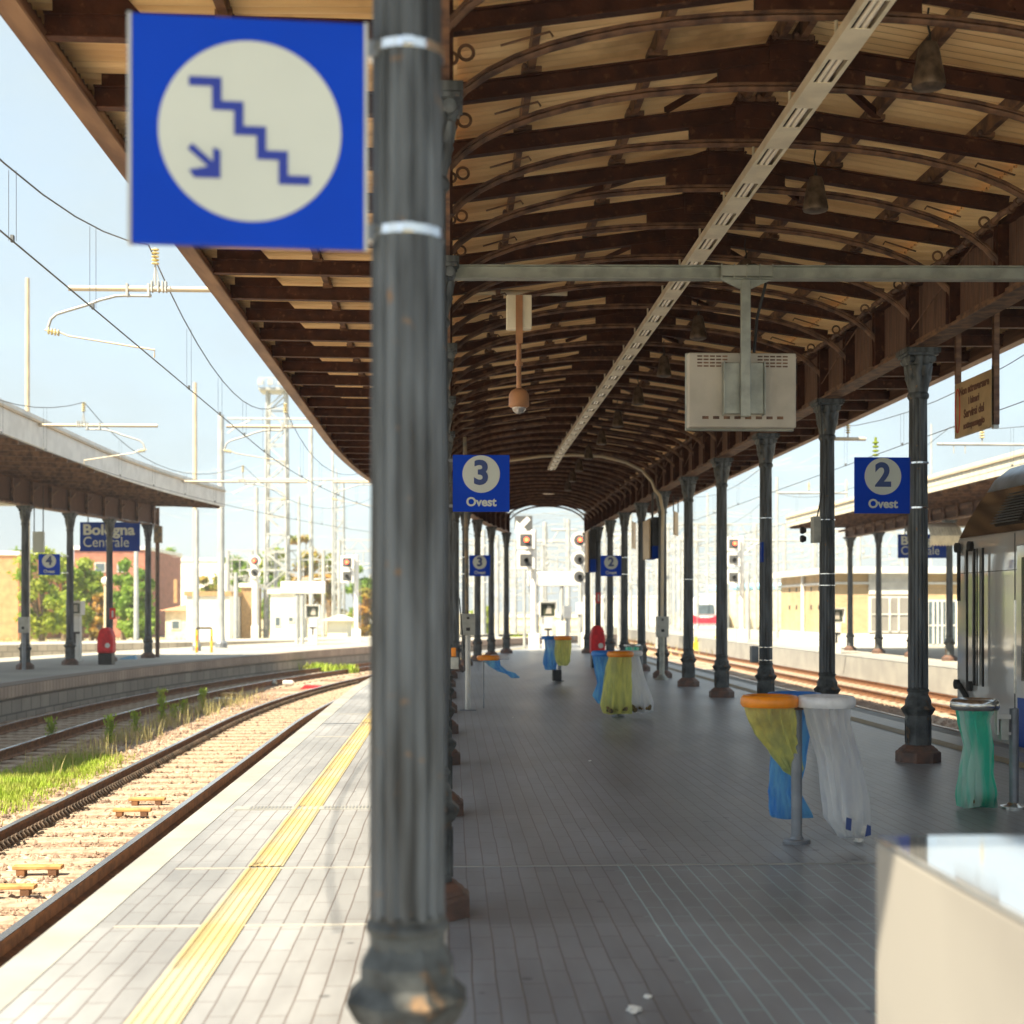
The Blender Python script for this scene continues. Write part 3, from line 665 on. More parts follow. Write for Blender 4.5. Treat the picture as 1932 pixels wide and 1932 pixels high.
for i, y in enumerate(rY):
    xl, xr = XL(y), XR; xm = (xl + xr) / 2; ra = MB()
    # I-section rafters: gable part
    for (xa, za, xb, zb) in ((xl, 5.05, xm, 5.41), (xr, 5.05, xm, 5.41)):
        for dz, w, h in ((.03, .085, .013), (.148, .085, .014), (.089, .03, .11)):
            ra.beam((xa, y, za + dz), (xb, y, zb + dz), w, h)
    ra.bx(xm - .16, xm + .16, y - .035, y + .035, 5.36, 5.60)
    for k in range(5):
        for s in (-1, 1): ra.ball((xm + s * (.05 + .03 * k), y - .04, 5.585 - .008 * k), .012, 5)
    ra.add([(xm - .52, y - .02, 5.26), (xm + .52, y - .02, 5.26), (xm + .52, y - .02, 5.37), (xm, y - .02, 5.44), (xm - .52, y - .02, 5.37),
            (xm - .52, y + .02, 5.26), (xm + .52, y + .02, 5.26), (xm + .52, y + .02, 5.37), (xm, y + .02, 5.44), (xm - .52, y + .02, 5.37)],
           [(0, 1, 2, 3, 4), (5, 6, 7, 8, 9), (0, 1, 6, 5), (1, 2, 7, 6), (4, 0, 5, 9)])
    # cantilevers
    for (xa, xb) in ((xl, xl - 2.32), (xr, xr + 2.32)):
        for dz, w, h in ((.0, .09, .012), (.138, .09, .012), (.07, .03, .13)):
            ra.beam((xa, y, 5.01 + dz), (xb, y, 5.03 + dz), w, h)
        s_ = 1 if xb > xa else -1
        ra.prism([(xb - s_ * .05, 5.15), (xb - s_ * .60, 5.15), (xb - s_ * .48, 5.28), (xb - s_ * .05, 5.28)], y - .02, y + .02)
    if y < 26:
        for q in range(1, 9):
            for s_, x0 in ((1, xl), (-1, xr)):
                xx = x0 + s_ * (xm - xl) * q / 9; z_ = 5.05 + .36 * q / 9 + (.06 if q % 2 else .12)
                ra.lathe([(.013, -.012), (.013, 0)], 6, c=(xx, y - .014, z_), axis='y')
    obj('rafter', ra, 'canopy_steel', can)
    ab = MB(); P = arch_pts(xl, xr, y)
    ab.tube(P, .026, 6); ab.tube([(p[0], p[1] - .03, p[2] + .022) for p in P], .012, 5); ab.tube([(p[0], p[1] + .03, p[2] + .022) for p in P], .012, 5)
    for s, x0 in ((1, xl), (-1, xr)):       # rings in the spandrels
        for (dx, dz, r) in ((.21, 4.985, .045), (.12, 4.95, .035), (.09, 4.87, .03)):
            ab.tube([(x0 + s * dx + r * cos(2 * pi * k / 16), y, dz + r * sin(2 * pi * k / 16)) for k in range(17)], .011, 5, cap=False)
        ab.tube([(x0 + s * .42, y, 5.03), (x0 + s * .62, y, 5.09), (x0 + s * .72, y, 5.12), (x0 + s * .74, y, 5.09)], .008, 5)
        ab.tube([(x0 + s * .10, y - .02, 5.02), (x0 + s * .10, y - .02, 4.5)], .006, 5)
    obj('arch_rib', ab, 'canopy_steel_warm', can, smooth=60)
def follow(fr, ys): return [(fr(y), y) for y in ys]
ysC = [YS] + rY[0:0] + [YS + (YE + .5 - YS) * k / 48 for k in range(1, 49)]
def rz(frac): return 5.22 + .36 * frac        # rafter top between column row and ridge
for fr in (.27, .62, .97):
    for side in (-1, 1):
        pm = MB()
        for a, b in zip(ysC[:-1], ysC[1:]):
            def px(y):
                xl, xr = XL(y), XR; xm = (xl + xr) / 2
                return xl + (xm - xl) * fr if side < 0 else xr - (xr - xm) * fr
            pm.beam((px(a), a, rz(fr) + .07), (px(b), b, rz(fr) + .07), .05, .13)
        for y in rY:
            pm.bx(px(y) - .07, px(y) + .07, y - .06, y + .06, rz(fr) - .005, rz(fr) + .03); pm.ball((px(y) - .05, y - .06, rz(fr) + .03), .018, 5)
        obj('purlin', pm, 'canopy_steel_warm', can)
for side in (-1, 1):
    for q in (1.25,):
        pm = MB()
        for a, b in zip(ysC[:-1], ysC[1:]):
            fx = (lambda y: XL(y) - q) if side < 0 else (lambda y: XR + q)
            pm.beam((fx(a), a, 5.22), (fx(b), b, 5.22), .06, .1)
        for y in rY: pm.bx(fx(y) - .05, fx(y) + .05, y - .05, y + .05, 5.15, 5.20)
        obj('purlin', pm, 'canopy_steel_warm', can)
rnd = random.Random(2)
for i in range(1, len(rY) - 2, 2):
    y = rY[i]; xl = XL(y); xm = (xl + XR) / 2
    s = 1 if (i // 2) % 2 else -1
    xo = xm - (xm - xl) * .55 if s < 0 else xm + (XR - xm) * .4
    br = MB().beam((xm, y, 5.60), (xo, y + SP / 3, 5.46), .05, .05)
    br.beam((xm, y, 5.60), (xm - (xo - xm) * .7, y + SP / 3, 5.50), .04, .04)
    obj('roof_brace', br, 'canopy_steel', can)
# corrugated sheets
def sheet_rows(xs, zs):
    rows = []
    pitch = .10; ny = int((YE + .55 - YS) / pitch * 8)
    for i in range(ny + 1):
        y = YS + (YE + .55 - YS) * i / ny; dz = .022 * cos(2 * pi * y / pitch)
        rows.append([(fx(y), y, z + dz) for fx, z in zip(xs, zs)])
    return rows
mid = lambda y: (XL(y) + XR) / 2
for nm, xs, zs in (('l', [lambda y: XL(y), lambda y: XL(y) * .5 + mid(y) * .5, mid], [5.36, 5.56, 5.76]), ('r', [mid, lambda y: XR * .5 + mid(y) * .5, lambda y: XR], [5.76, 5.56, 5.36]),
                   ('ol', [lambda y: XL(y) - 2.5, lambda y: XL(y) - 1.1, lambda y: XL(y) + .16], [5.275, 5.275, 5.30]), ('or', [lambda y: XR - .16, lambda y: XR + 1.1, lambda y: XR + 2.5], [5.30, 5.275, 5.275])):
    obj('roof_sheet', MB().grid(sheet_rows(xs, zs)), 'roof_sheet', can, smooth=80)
# opaque outer skin so that light does not leak at corrugation edges: ridge cap
rc = MB()
for a, b in zip(ysC[:-1], ysC[1:]):
    rc.add([(mid(a) - .2, a, 5.75), (mid(a), a, 5.82), (mid(a) + .2, a, 5.75), (mid(b) - .2, b, 5.75), (mid(b), b, 5.82), (mid(b) + .2, b, 5.75)], [(0, 1, 4, 3), (1, 2, 5, 4)])
obj('ridge_cap', rc, 'fascia_paint', can)
for side in (-1, 1):
    fx = (lambda y: XL(y) - 2.44) if side < 0 else (lambda y: XR + 2.44)
    fm = MB()
    for a, b in zip(ysC[:-1], ysC[1:]):
        fm.beam((fx(a), a, 5.13), (fx(b), b, 5.13), .02, .26); fm.beam((fx(a) - side * .06, a, 5.005), (fx(b) - side * .06, b, 5.005), .14, .014); fm.beam((fx(a) - side * .13, a, 5.035), (fx(b) - side * .13, b, 5.035), .012, .06); fm.beam((fx(a) + side * .035, a, 5.06), (fx(b) + side * .035, b, 5.06), .03, .05)
        fm.beam((fx(a) + side * .05, a, 5.265), (fx(b) + side * .05, b, 5.265), .12, .02)
        fm.beam((fx(a) + side * .10, a, 5.23), (fx(b) + side * .10, b, 5.23), .012, .10)
    obj('eave_fascia', fm, 'fascia_paint', can)
# band girders above the columns
for side, fx in ((-1, XL), (1, lambda y: XR)):
    gb = MB(); tp = MB(); pl = MB()
    for a, b in zip(ysC[:-1], ysC[1:]):
        gb.beam((fx(a), a, 4.315), (fx(b), b, 4.315), .22, .03)
        gb.beam((fx(a) - .04, a, 4.36), (fx(b) - .04, b, 4.36), .012, .07); gb.beam((fx(a) + .04, a, 4.36), (fx(b) + .04, b, 4.36), .012, .07)
        tp.beam((fx(a), a, 4.985), (fx(b), b, 4.985), .13, .05)
    obj('girder_flange', gb, 'canopy_steel_warm', can); obj('girder_chord', tp, 'canopy_steel', can)
    ny = 900; rows = []
    for i in range(ny + 1):
        y = YS + (YE - YS) * i / ny; dx = .012 * sin(2 * pi * y / .17) + .006 * sin(2 * pi * y / .043)
        rows.append([(fx(y) + dx, y, 4.335), (fx(y) + dx, y, 4.96)])
    obj('girder_panel', MB().grid(rows), 'band_plank', can)
    for y in rY:
        sm = MB().bx(fx(y) - .105, fx(y) + .105, y - .045, y + .045, 4.332, 4.958)
        sm.bx(fx(y) - .13, fx(y) + .13, y - .012, y + .012, 4.332, 4.958)
        obj('girder_strut', sm, 'canopy_steel', can)
# conduit bundle along the chord
cr = MB(); rnd = random.Random(9); P = []
for k in range(260):
    y = 4 + k * .17; P.append((XR - .16 + .012 * sin(k * 1.9), y, 4.99 - .045 * abs(sin(k * .1466)) + .01 * sin(k * 2.7)))
cr.tube(P, .028, 6)
for k in range(0, 260): cr.tube([P[k][:1] + (P[k][1] - .02, P[k][2]), P[k][:1] + (P[k][1] + .03, P[k][2])], .037 if k % 3 else .03, 7)
tag(obj('cable_bundle', cr, 'canopy_steel_warm'), 'ribbed brown cable bundle slung along the top of the right girder', 'cable')
wr = thing('slack_cable', 'thin slack cables draped across the inner face of the right girder', 'cable', (XR, 12, 4.7))
for k in range(2, 11):
    y = Y0 + SP * k
    obj('cable', MB().tube([(XR - .1, y - 1.9, 4.95), (XR - .13, y - 1.1, 4.72), (XR - .1, y - .1, 4.5)], .007, 5), 'canopy_steel_warm', wr)
# ================================================================== HUNG FROM THE CANOPY
sl = thing('strip_light', 'long perforated cream tray of tube lights running under the ridge', 'light fitting', (2.43, 4, 5.03))
tr = MB(); tb = MB(); hg = MB(); L0 = 2.2; P_ = .84
SLX = lambda y: 2.42 + offs(y, 420, 28.3)
for k in range(38):
    y = L0 + k * P_; x = SLX(y); z = 5.03
    tr.bx(x - .085, x + .085, y, y + .46, z, z + .006)
    tr.bx(x - .085, x - .062, y + .46, y + P_, z, z + .006); tr.bx(x + .062, x + .085, y + .46, y + P_, z, z + .006)
    tr.bx(x - .089, x - .085, y, y + P_, z, z + .07); tr.bx(x + .085, x + .089, y, y + P_, z, z + .07)
    
obj('tray', tr, 'tray_white', sl)
obj('tray_dark_fill', MB().bx(2.345, 2.495, L0, 28, 5.092, 5.1), 'black', sl)  # black plate added to stand for the shade inside the tray holes
for k in range(38):
    y = L0 + k * P_; x = SLX(y)
    o = obj('tube', MB().tube([(x - .018, y + .36, 5.05), (x - .018, y + P_ + .1, 5.05)], .017, 10).tube([(x + .024, y + .36, 5.05), (x + .024, y + P_ + .1, 5.05)], .017, 10), 'tube_glass', sl, smooth=40)
for i, y in enumerate(rY):
    if 2.2 < y < 34: obj('hanger_rod', MB().tube([(SLX(y) - .05, y, 5.09), (SLX(y) - .05, y, 5.45)], .011, 6).tube([(SLX(y + .1) + .05, y + .12, 5.09), (SLX(y + .1) + .05, y + .12, 5.6)], .009, 6), 'tray_white', sl)
ordw = ['nearest', 'second', 'third', 'fourth', 'fifth', 'sixth', 'seventh', 'eighth', 'ninth', 'tenth', 'eleventh', 'twelfth']
lamp0 = None
for k in range(12):
    d = 8.75 + 2.72 * k; y = d - .13; x = 3.02 + offs(y, 420, 28.3); loc = (x, y, 4.9)
    lb = 'dark bell-shaped loudspeaker hanging under the roof, %s' % (['nearest the camera', 'second from the camera', 'third from the camera behind the galvanised beam', 'fourth from the camera, left of the monitor',
        'fifth from the camera', 'sixth from the camera', 'seventh from the camera', 'eighth from the camera', 'ninth from the camera', 'tenth, a small dark shape far off', 'eleventh, a tiny dark shape', 'farthest of the row'][k])
    if lamp0 is None:
        lamp0 = thing('hanging_speaker', lb, 'loudspeaker', loc, 'bell loudspeakers under the roof')
        obj('shade', MB().lathe([(.02, .285), (.05, .275), (.064, .24), (.078, .17), (.098, .06), (.106, .02), (.10, 0), (.07, -.012), (.02, -.014)], 32), 'lamp_shade', lamp0, True, smooth=40)
        obj('cord', MB().tube([(0, 0, .28), (.008, 0, .34), (-.012, 0, .42), (0, 0, .50)], .007, 6).tube([(0, 0, .27), (0, 0, .31)], .016, 8), 'black', lamp0, True)
    else: dup(lamp0, loc, lb, 'bell loudspeakers under the roof')
# galvanised beam with the monitor
BY = 10.72
bt = thing('galvanised_beam', 'galvanised steel beam spanning the platform between two columns', 'beam', (2.4, BY, 4.2))
def by(x): return BY - .035 * (x - 2.4) * 1.0
gbm = MB(); z0, z1 = 4.175, 4.272
for a, b in ((.02, 4.80),):
    gbm.beam((a, by(a), z0), (b, by(b), z0), .10, .008); gbm.beam((a, by(a), z1), (b, by(b), z1), .10, .008); gbm.beam((a, by(a), (z0 + z1) / 2), (b, by(b), (z0 + z1) / 2), .012, z1 - z0)
for x in (.6, 1.25, 1.9, 3.15, 3.75, 4.3): gbm.tube([(x, by(x) - .012, z0 + .02), (x, by(x) - .02, z0 + .02)], .008, 6)
obj('web', gbm, 'galv', bt); obj('end_plate', MB().bx(.0, .03, by(0) - .07, by(0) + .07, 4.165, 4.30), 'galv', bt)
cx = 2.30
cl = MB().bx(cx - .20, cx + .20, by(cx) - .075, by(cx) - .06, 4.185, 4.262)
for k in range(5): cl.bx(cx - .2 + k * .1 - .004, cx - .2 + k * .1 + .004, by(cx) - .085, by(cx) - .05, 4.172, 4.276)
cl.prism([(cx - .20, 4.17), (cx + .20, 4.17), (cx + .05, 4.10), (cx - .05, 4.10)], by(cx) - .02, by(cx) + .0)
obj('clamp_plate', cl, 'galv', bt)
pst = MB().beam((cx, by(cx) - .01, 4.17), (cx, by(cx) - .01, 3.10), .075, .05, up=(0, 1, 0))
obj('drop_post', pst, 'galv', bt, bevel=.006)
mo = thing('monitor', 'back of a grey departures monitor hanging from the galvanised beam', 'monitor', (cx, by(cx) + .1, 3.3))
my = by(cx) + .10
sh = MB().bx(cx - .43, cx + .43, my, my + .10, 3.03, 3.62)
obj('housing', sh, 'monitor_shell', mo, bevel=.012)
ve = MB()
for r in range(4):
    for c_ in range(5):
        for s in (-1, 1): ve.bx(cx + s * (.14 + c_ * .05) - .02, cx + s * (.14 + c_ * .05) + .02, my - .0015, my + .002, 3.585 - r * .026, 3.597 - r * .026)
for c_ in range(8): ve.bx(cx - .32 + c_ * .085, cx - .27 + c_ * .085, my - .0015, my + .002, 3.095, 3.118)
obj('vent', ve, 'canopy_steel_warm', mo)
obj('rim', MB().bx(cx - .436, cx + .436, my + .10, my + .135, 3.015, 3.635), 'galv', mo, bevel=.008)
obj('mount_plate', MB().bx(cx - .155, cx + .155, my - .065, my - .02, 3.13, 3.53).bx(cx - .165, cx - .155, my - .09, my, 3.12, 3.54).bx(cx + .155, cx + .165, my - .09, my, 3.12, 3.54), 'galv', mo, bevel=.004)
obj('cable', MB().tube([(cx - .02, my + .05, 4.30), (cx + .10, my + .05, 4.33), (cx + .22, my + .04, 4.28), (cx + .12, my + .02, 3.9), (cx + .09, my - .01, 3.62)], .013, 6), 'black', mo)
# dome camera
X, Y, _ = at(979, 12.1, v=600)
dc = thing('dome_camera', 'orange brown dome security camera on a drop pole left of the light tray', 'camera', (X, Y, 3.3))
zt = lambda v: EYE + (1148 - v) / FPX * 12.1
obj('junction_box', MB().bx(X - .11, X + .11, Y - .05, Y + .05, zt(622), zt(558)), 'tray_white', dc, bevel=.008)
obj('drop_pole', MB().bx(X - .03, X + .03, Y - .07, Y - .051, zt(650), zt(560)).tube([(X, Y, zt(735)), (X, Y, zt(640))], .022, 12).tube([(X, Y, zt(690)), (X, Y, zt(683))], .036, 12), 'camera_orange', dc)
obj('housing', MB().lathe([(.03, zt(733)), (.07, zt(738)), (.088, zt(745)), (.09, zt(766)), (.072, zt(769))][::-1], 24, c=(X, Y, 0)), 'camera_orange', dc, smooth=40)
obj('dome', MB().ball((X, Y, zt(768)), .062, 12), 'dome_glass', dc, smooth=80)
# second small camera-like box on the far left and small spotlight fittings
for (u, v, d, lb) in ((1087, 868, 36.5, 'small dark fitting hung high under the far roof'),):
    X, Y, Z = at(u, d, v=v); t = thing('floodlight', lb, 'light', (X, Y, Z)); obj('head', MB().bx(X - .08, X + .08, Y - .08, Y + .08, Z - .1, Z + .1), 'lamp_shade', t, bevel=.01); obj('rod', MB().tube([(X, Y, Z + .1), (X, Y, 5.2)], .015, 6), 'lamp_shade', t)
X, Y, Z = at(1035, 44, v=932)
rl = thing('round_lamp', 'round brass coloured lamp hanging at the far end of the roof ridge', 'lamp', (X, Y, Z))
obj('shade', MB().lathe([(.2, 0), (.18, .03), (.07, .1), (.04, .2)], 28, c=(X, Y, Z)), 'gold_sign', rl, smooth=40); obj('rod', MB().tube([(X, Y, Z + .2), (X, Y, 5.4)], .02, 6), 'lamp_shade', rl)

# ================================================================== SIGNS
def platform_sign(label, cx, cy, cz, w, digit, word, group=None, rz=0, side=1, col_dx=.36, hires=True):
    """blue square sign facing the camera; side = where its column is"""
    t = thing('platform_sign', label, 'sign', (cx, cy, cz), group, rz)
    h = w / 2
    obj('panel', MB().bx(-h, h, -.02, .02, -h, h), 'sign_blue', t, True, bevel=.004)
    obj('disc', disc(MB(), 0, -.0225, .16 * w, .33 * w, 48), 'sign_white', t, True)
    obj('digit', text_mb(digit, .58 * w, 0, -.0275, .165 * w, bold=.020 * w), 'sign_navy', t, True)
    obj('lettering', text_mb(word, .215 * w, 0, -.0235, -.335 * w, bold=.007 * w), 'sign_white', t, True)
    for z in (-.40 * w, .40 * w):
        obj('bracket', MB().bx(min(side * h, side * (col_dx - .08)), max(side * h, side * (col_dx - .08)), -.015, .015, z - .015, z + .015), 'pole_grey', t, True)
        obj('clamp_band', MB().lathe([(.101, -.012), (.107, -.010), (.107, .010), (.101, .012)], 32, c=(side * col_dx, 0, z)), 'steel_band', t, True, smooth=40)
    return t
s3 = platform_sign('blue platform 3 Ovest sign on the left column, large and sharp', .31, 14.25, 2.89, .585, '3', 'Ovest', side=-1, col_dx=.44)
s2 = platform_sign('blue platform 2 Ovest sign on the right column, large and sharp', 4.50, 14.25, 2.885, .585, '2', 'Ovest', side=1, col_dx=.38)
platform_sign('small blue platform 3 Ovest sign far along on the left columns', XL(38.75) + .40, 38.75, 2.80, .585, '3', 'Ovest', side=-1, col_dx=.40)
platform_sign('small blue platform 2 Ovest sign far along on the right columns', 4.50, 38.75, 2.80, .585, '2', 'Ovest', side=1, col_dx=.38)
# near stairs sign
W = .612; CX, CY, CZ = -.530, 3.66, 1.6 + (1148 - 254) / FPX * 3.64
t = thing('stairs_sign', 'big blurred blue sign with white disc, descending stairs and arrow', 'sign', (CX, CY, CZ), rz=radians(4))
h = W / 2
obj('panel', MB().bx(-h, h, -.015, .015, -h * .972, h * .972), 'sign_blue', t, True, bevel=.003)
k_ = W / 870.0
obj('rim', MB().bx(-h - .004, -h + .006, -.019, .017, -h * .976, h * .976).bx(h - .006, h + .004, -.019, .017, -h * .976, h * .976), 'sign_edge', t, True)
obj('disc', disc(MB(), .004, -.018, 0, 335 * k_, 64), 'sign_white', t, True)
stairs = [(720, 335), (822, 335), (822, 422), (902, 422), (902, 512), (985, 512), (985, 600), (1065, 600), (1065, 690), (1165, 690)]
pm = MB(); th = 17
for (a, b) in zip(stairs[:-1], stairs[1:]):
    x0, x1 = sorted((a[0], b[0])); y0, y1 = sorted((a[1], b[1]))
    x0 -= th; x1 += th; y0 -= th; y1 += th
    if a is stairs[0]: x0 += th
    if b is stairs[-1]: x1 -= th
    pm.bx((x0 - 938) * k_, (x1 - 938) * k_, -.0235, -.0222, (512 - y1) * k_, (512 - y0) * k_) if a[1] == b[1] else pm.bx((x0 - 938) * k_, (x1 - 938) * k_, -.0242, -.0228, (512 - y1 + 2 * th) * k_, (512 - y0 - 2 * th) * k_)
obj('stair_symbol', pm, 'sign_print', t, True)
ar = MB(); q = lambda X_, Y_: ((X_ - 938) * k_, (512 - Y_) * k_)
ar.prism([q(732, 566), q(716, 586), q(790, 650), q(720, 664), q(740, 692), q(835, 692), q(835, 590), q(808, 578), q(808, 632)][::-1], -.0242, -.0228)
obj('arrow_symbol', ar, 'sign_print', t, True)
for z in (-.243, .248):
    obj('bracket', MB().bx(h - .06, h + .06, .016, .03, z - .02, z + .02), 'pole_grey', t, True)
    obj('clamp_band', MB().lathe([(.094, -.014), (.102, -.012), (.102, .012), (.094, .014)], 48, c=(.415, .062, z)).bx(.40, .43, -.052, -.036, z - .010, z + .010), 'steel_band', t, True, smooth=40)
# gold notice at the right, hung from the cantilevers, readable side towards the platform
gx = 6.1
t = thing('hanging_notice', 'tan warning notice with dark text hung on two posts by the train', 'sign', (gx, 15.9, 3.9))
obj('panel', MB().bx(gx - .02, gx + .02, 15.28, 16.45, 3.65, 4.30), 'gold_sign', t, bevel=.004)
obj('frame_end', MB().bx(gx - .03, gx + .03, 15.22, 15.28, 3.62, 4.33), 'sign_edge', t)
tx = MB()
for (s, z, sz) in (('Non attraversare', 4.18, .13), ('i binari', 4.04, .12), ('Servirsi del', 3.90, .14), ('sottopassaggio', 3.76, .11)):
    tx2 = text_mb(s, sz, gx - .023, 15.83, z, bold=.004, face='-x'); tx.add(tx2.v, tx2.f)
obj('lettering', tx, 'sign_text_dark', t)
obj('red_ring', MB().tube([(gx - .022, 16.34 + .07 * cos(a * pi / 12), 3.97 + .26 * sin(a * pi / 12)) for a in range(25)], .008, 5), 'sign_red', t)
obj('post', MB().bx(gx - .03, gx + .03, 16.36, 16.42, 4.3, 5.02), 'fascia_paint', t)
obj('post', MB().bx(gx - .03, gx + .03, 15.20, 15.27, 3.66, 5.02), 'fascia_paint', t)
# two more hanging plates seen nearly edge on, and a dark display
for (u, v0, v1, d, w, m, lb) in ((1275, 966, 1010, 33.5, .40, 'gold_sign', 'brown hanging plate seen edge on beside the pipe column'), (1196, 985, 1035, 44, .45, 'gold_sign', 'smaller brown hanging plate farther along the right girder')):
    X, Y, Z1 = at(u, d, v=v0); Z0 = EYE + (1148 - v1) / FPX * d
    t = thing('hanging_plate', lb, 'sign', (X, Y, Z0)); obj('panel', MB().beam((X - .1, Y - w * .8, (Z0 + Z1) / 2), (X + .1, Y + w * .8, (Z0 + Z1) / 2), .03, Z1 - Z0), m, t)
    obj('rod', MB().tube([(X - .09, Y - w * .5, Z1), (X - .09, Y - w * .5, 4.32)], .015, 6).tube([(X + .09, Y + w * .5, Z1), (X + .09, Y + w * .5, 4.32)], .015, 6), 'black', t)
for (u, v0, v1, d, w, lb) in ((1231, 978, 1055, 32.5, 12, 'dark hanging display box with a blue lower edge'), (1116, 1000, 1080, 46, 11, 'narrow dark display box with blue lower part near the far end')):
    X, Y, Z1 = at(u, d, v=v0); Z0 = EYE + (1148 - v1) / FPX * d; hw = w / FPX * d / 2; zm = Z0 + (Z1 - Z0) * .3
    t = thing('display_box', lb, 'display', (X, Y, Z0)); obj('case', MB().bx(X - hw, X + hw, Y - .5, Y + .5, zm, Z1), 'black', t, bevel=.01); obj('blue_panel', MB().bx(X - hw - .004, X + hw + .004, Y - .5, Y + .5, Z0, zm - .002), 'sign_blue_dark', t)
    obj('rod', MB().tube([(X, Y, Z1), (X, Y, 4.32)], .03, 6), 'black', t); obj('side_panel', MB().bx(X - hw - .08, X - hw - .05, Y - .5, Y + .5, Z0, Z1 - .05), 'gold_sign', t)

# ================================================================== ON THE PLATFORM
def bag(label, name, path, m, group='blown rubbish bags', n=40, folds=9, amp=.16, seed=1, extra=None, knot=False):
    """path: list of (x, y, z, half width, half depth)"""
    rnd = random.Random(seed); ph = [rnd.uniform(0, 6.28) for _ in range(4)]
    pts = []
    K = 8
    for i in range(len(path) - 1):
        for j in range(K):
            f = j / K; f2 = f * f * (3 - 2 * f); pts.append([path[i][c] + (path[i + 1][c] - path[i][c]) * (f if c < 3 else f2) for c in range(5)])
    pts.append(list(path[-1]))
    rows = []
    for i, (x, y, z, a, b) in enumerate(pts):
        t_ = i / (len(pts) - 1); row = []
        for k in range(n + 1):
            an = 2 * pi * k / n
            fo = 1 + amp * (.3 + .7 * t_) * sin(folds * an + ph[0] + t_ * 2.2) * .55 + amp * .6 * sin((folds + 5) * an + ph[1] - t_ * 3) + .04 * sin(23 * an + t_ * 9)
            row.append((x + a * fo * cos(an), y + b * fo * sin(an), z + .012 * sin(3 * an + ph[2] + t_ * 8) * t_))
        rows.append(row)
    mb = MB().grid(rows)
    k0 = len(mb.v); cx_, cy_, cz_ = pts[-1][:3]; mb.v.append((cx_, cy_, cz_ - .012)); base = (len(pts) - 1) * (n + 1)
    mb.f += [(base + k, base + k + 1, k0) for k in range(n)]
    o = obj(name, mb, m, smooth=60); tag(o, label, 'rubbish bag', group)
    if extra: extra(o, pts)
    return o
def ring(mb, x, y, z, r, hgt=.075, w=.05):
    mb.lathe([(r - w, -hgt / 2), (r, -hgt / 2), (r + .012, -hgt / 4), (r + .012, hgt / 5), (r - .004, hgt / 2), (r - w * .6, hgt / 2 + .004), (r - w, hgt / 3), (r - w, -hgt / 2)], 48, c=(x, y, z), cap=False)
    return mb
def bin_trio(label, x, y, rot, order, htop=.99, r=.185, dark_box=False):
    t = thing('recycling_bin', label, 'bin stand', (x, y, 0), 'three-ring recycling bin stands')
    obj('pole', MB().tube([(x, y, .02), (x, y, htop - .06)], .037, 24), 'pole_grey', t, smooth=40)
    obj('base_plate', MB().lathe([(.094, 0), (.094, .018), (.088, .026), (.05, .028), (.042, .045), (.03, .05)], 32, c=(x, y, 0)), 'pole_grey', t, smooth=35)
    hub = MB().lathe([(.10, htop - .095), (.115, htop - .085), (.115, htop - .045), (.10, htop - .04)], 24, c=(x, y, 0))
    out = []
    for k in range(3):
        a = rot + 2 * pi * k / 3; cx_, cy_ = x + .215 * cos(a), y + .215 * sin(a); out.append((cx_, cy_))
        hub.beam((x, y, htop - .07), (x + .12 * cos(a), y + .12 * sin(a), htop - .07), .04, .03)
    obj('hub', hub, 'column_foot', t, smooth=40)
    for (cx_, cy_), m in zip(out, order):
        obj('rim', ring(MB(), cx_, cy_, htop - .037, r), m, t, smooth=50)
    return t, out
zz = lambda v, d: EYE + (1148 - v) / FPX * d
# nearest stand
X, Y, _ = at(1503, 9.44, z=0)
t, o3 = bin_trio('nearest three-ring bin stand with orange, blue and white rims', X, Y, radians(200), ['orange_plastic', 'white_plastic', 'blue_plastic'], 1.01)
(ox, oy), (wx, wy), (bx_, by_) = o3
bag('greenish yellow bag blown behind the pole under the nearest orange rim', 'yellow_bag', [(ox, oy, .965, .165, .165), (ox + .01, oy + .02, .88, .155, .14), (ox + .06, oy + .06, .74, .135, .10), (ox + .13, oy + .10, .62, .10, .07), (ox + .19, oy + .14, .50, .07, .05), (ox + .22, oy + .16, .45, .035, .03)], 'bag_yellow', seed=3)
bag('blue bag hanging behind the pole of the nearest bin stand', 'blue_bag', [(bx_, by_, .965, .15, .15), (bx_ - .02, by_, .8, .125, .11), (bx_ - .04, by_, .55, .115, .09), (bx_ - .08, by_ - .02, .33, .10, .07), (bx_ - .03, by_ - .03, .15, .14, .05)], 'bag_blue', seed=4)
def wcontent(o, pts):
    x, y, z = pts[-4][:3]
    obj('crumpled_paper', MB().ball((x - .03, y - .02, z + .03), .075, 8, (1.2, .6, .8)).ball((x + .07, y - .03, z - .0), .045, 8), 'paper', o, local=True)
    obj('printed_scrap', MB().prism([(x - .07, z + .02), (x - .035, z + .01), (x - .03, z + .09), (x - .065, z + .1)], y - .155, y - .15).prism([(x + .06, z - .03), (x + .10, z - .02), (x + .10, z + .04), (x + .075, z + .05)], y - .15, y - .145), 'sign_navy', o, local=True)
bag('long white bag bulging to the right under the nearest white rim', 'white_bag', [(wx, wy, .965, .15, .15), (wx + .02, wy, .83, .135, .13), (wx + .085, wy - .01, .60, .135, .11), (wx + .12, wy - .02, .35, .145, .12), (wx + .13, wy - .02, .20, .14, .13), (wx + .17, wy - .02, .07, .09, .07)], 'bag_white', seed=5, extra=wcontent)
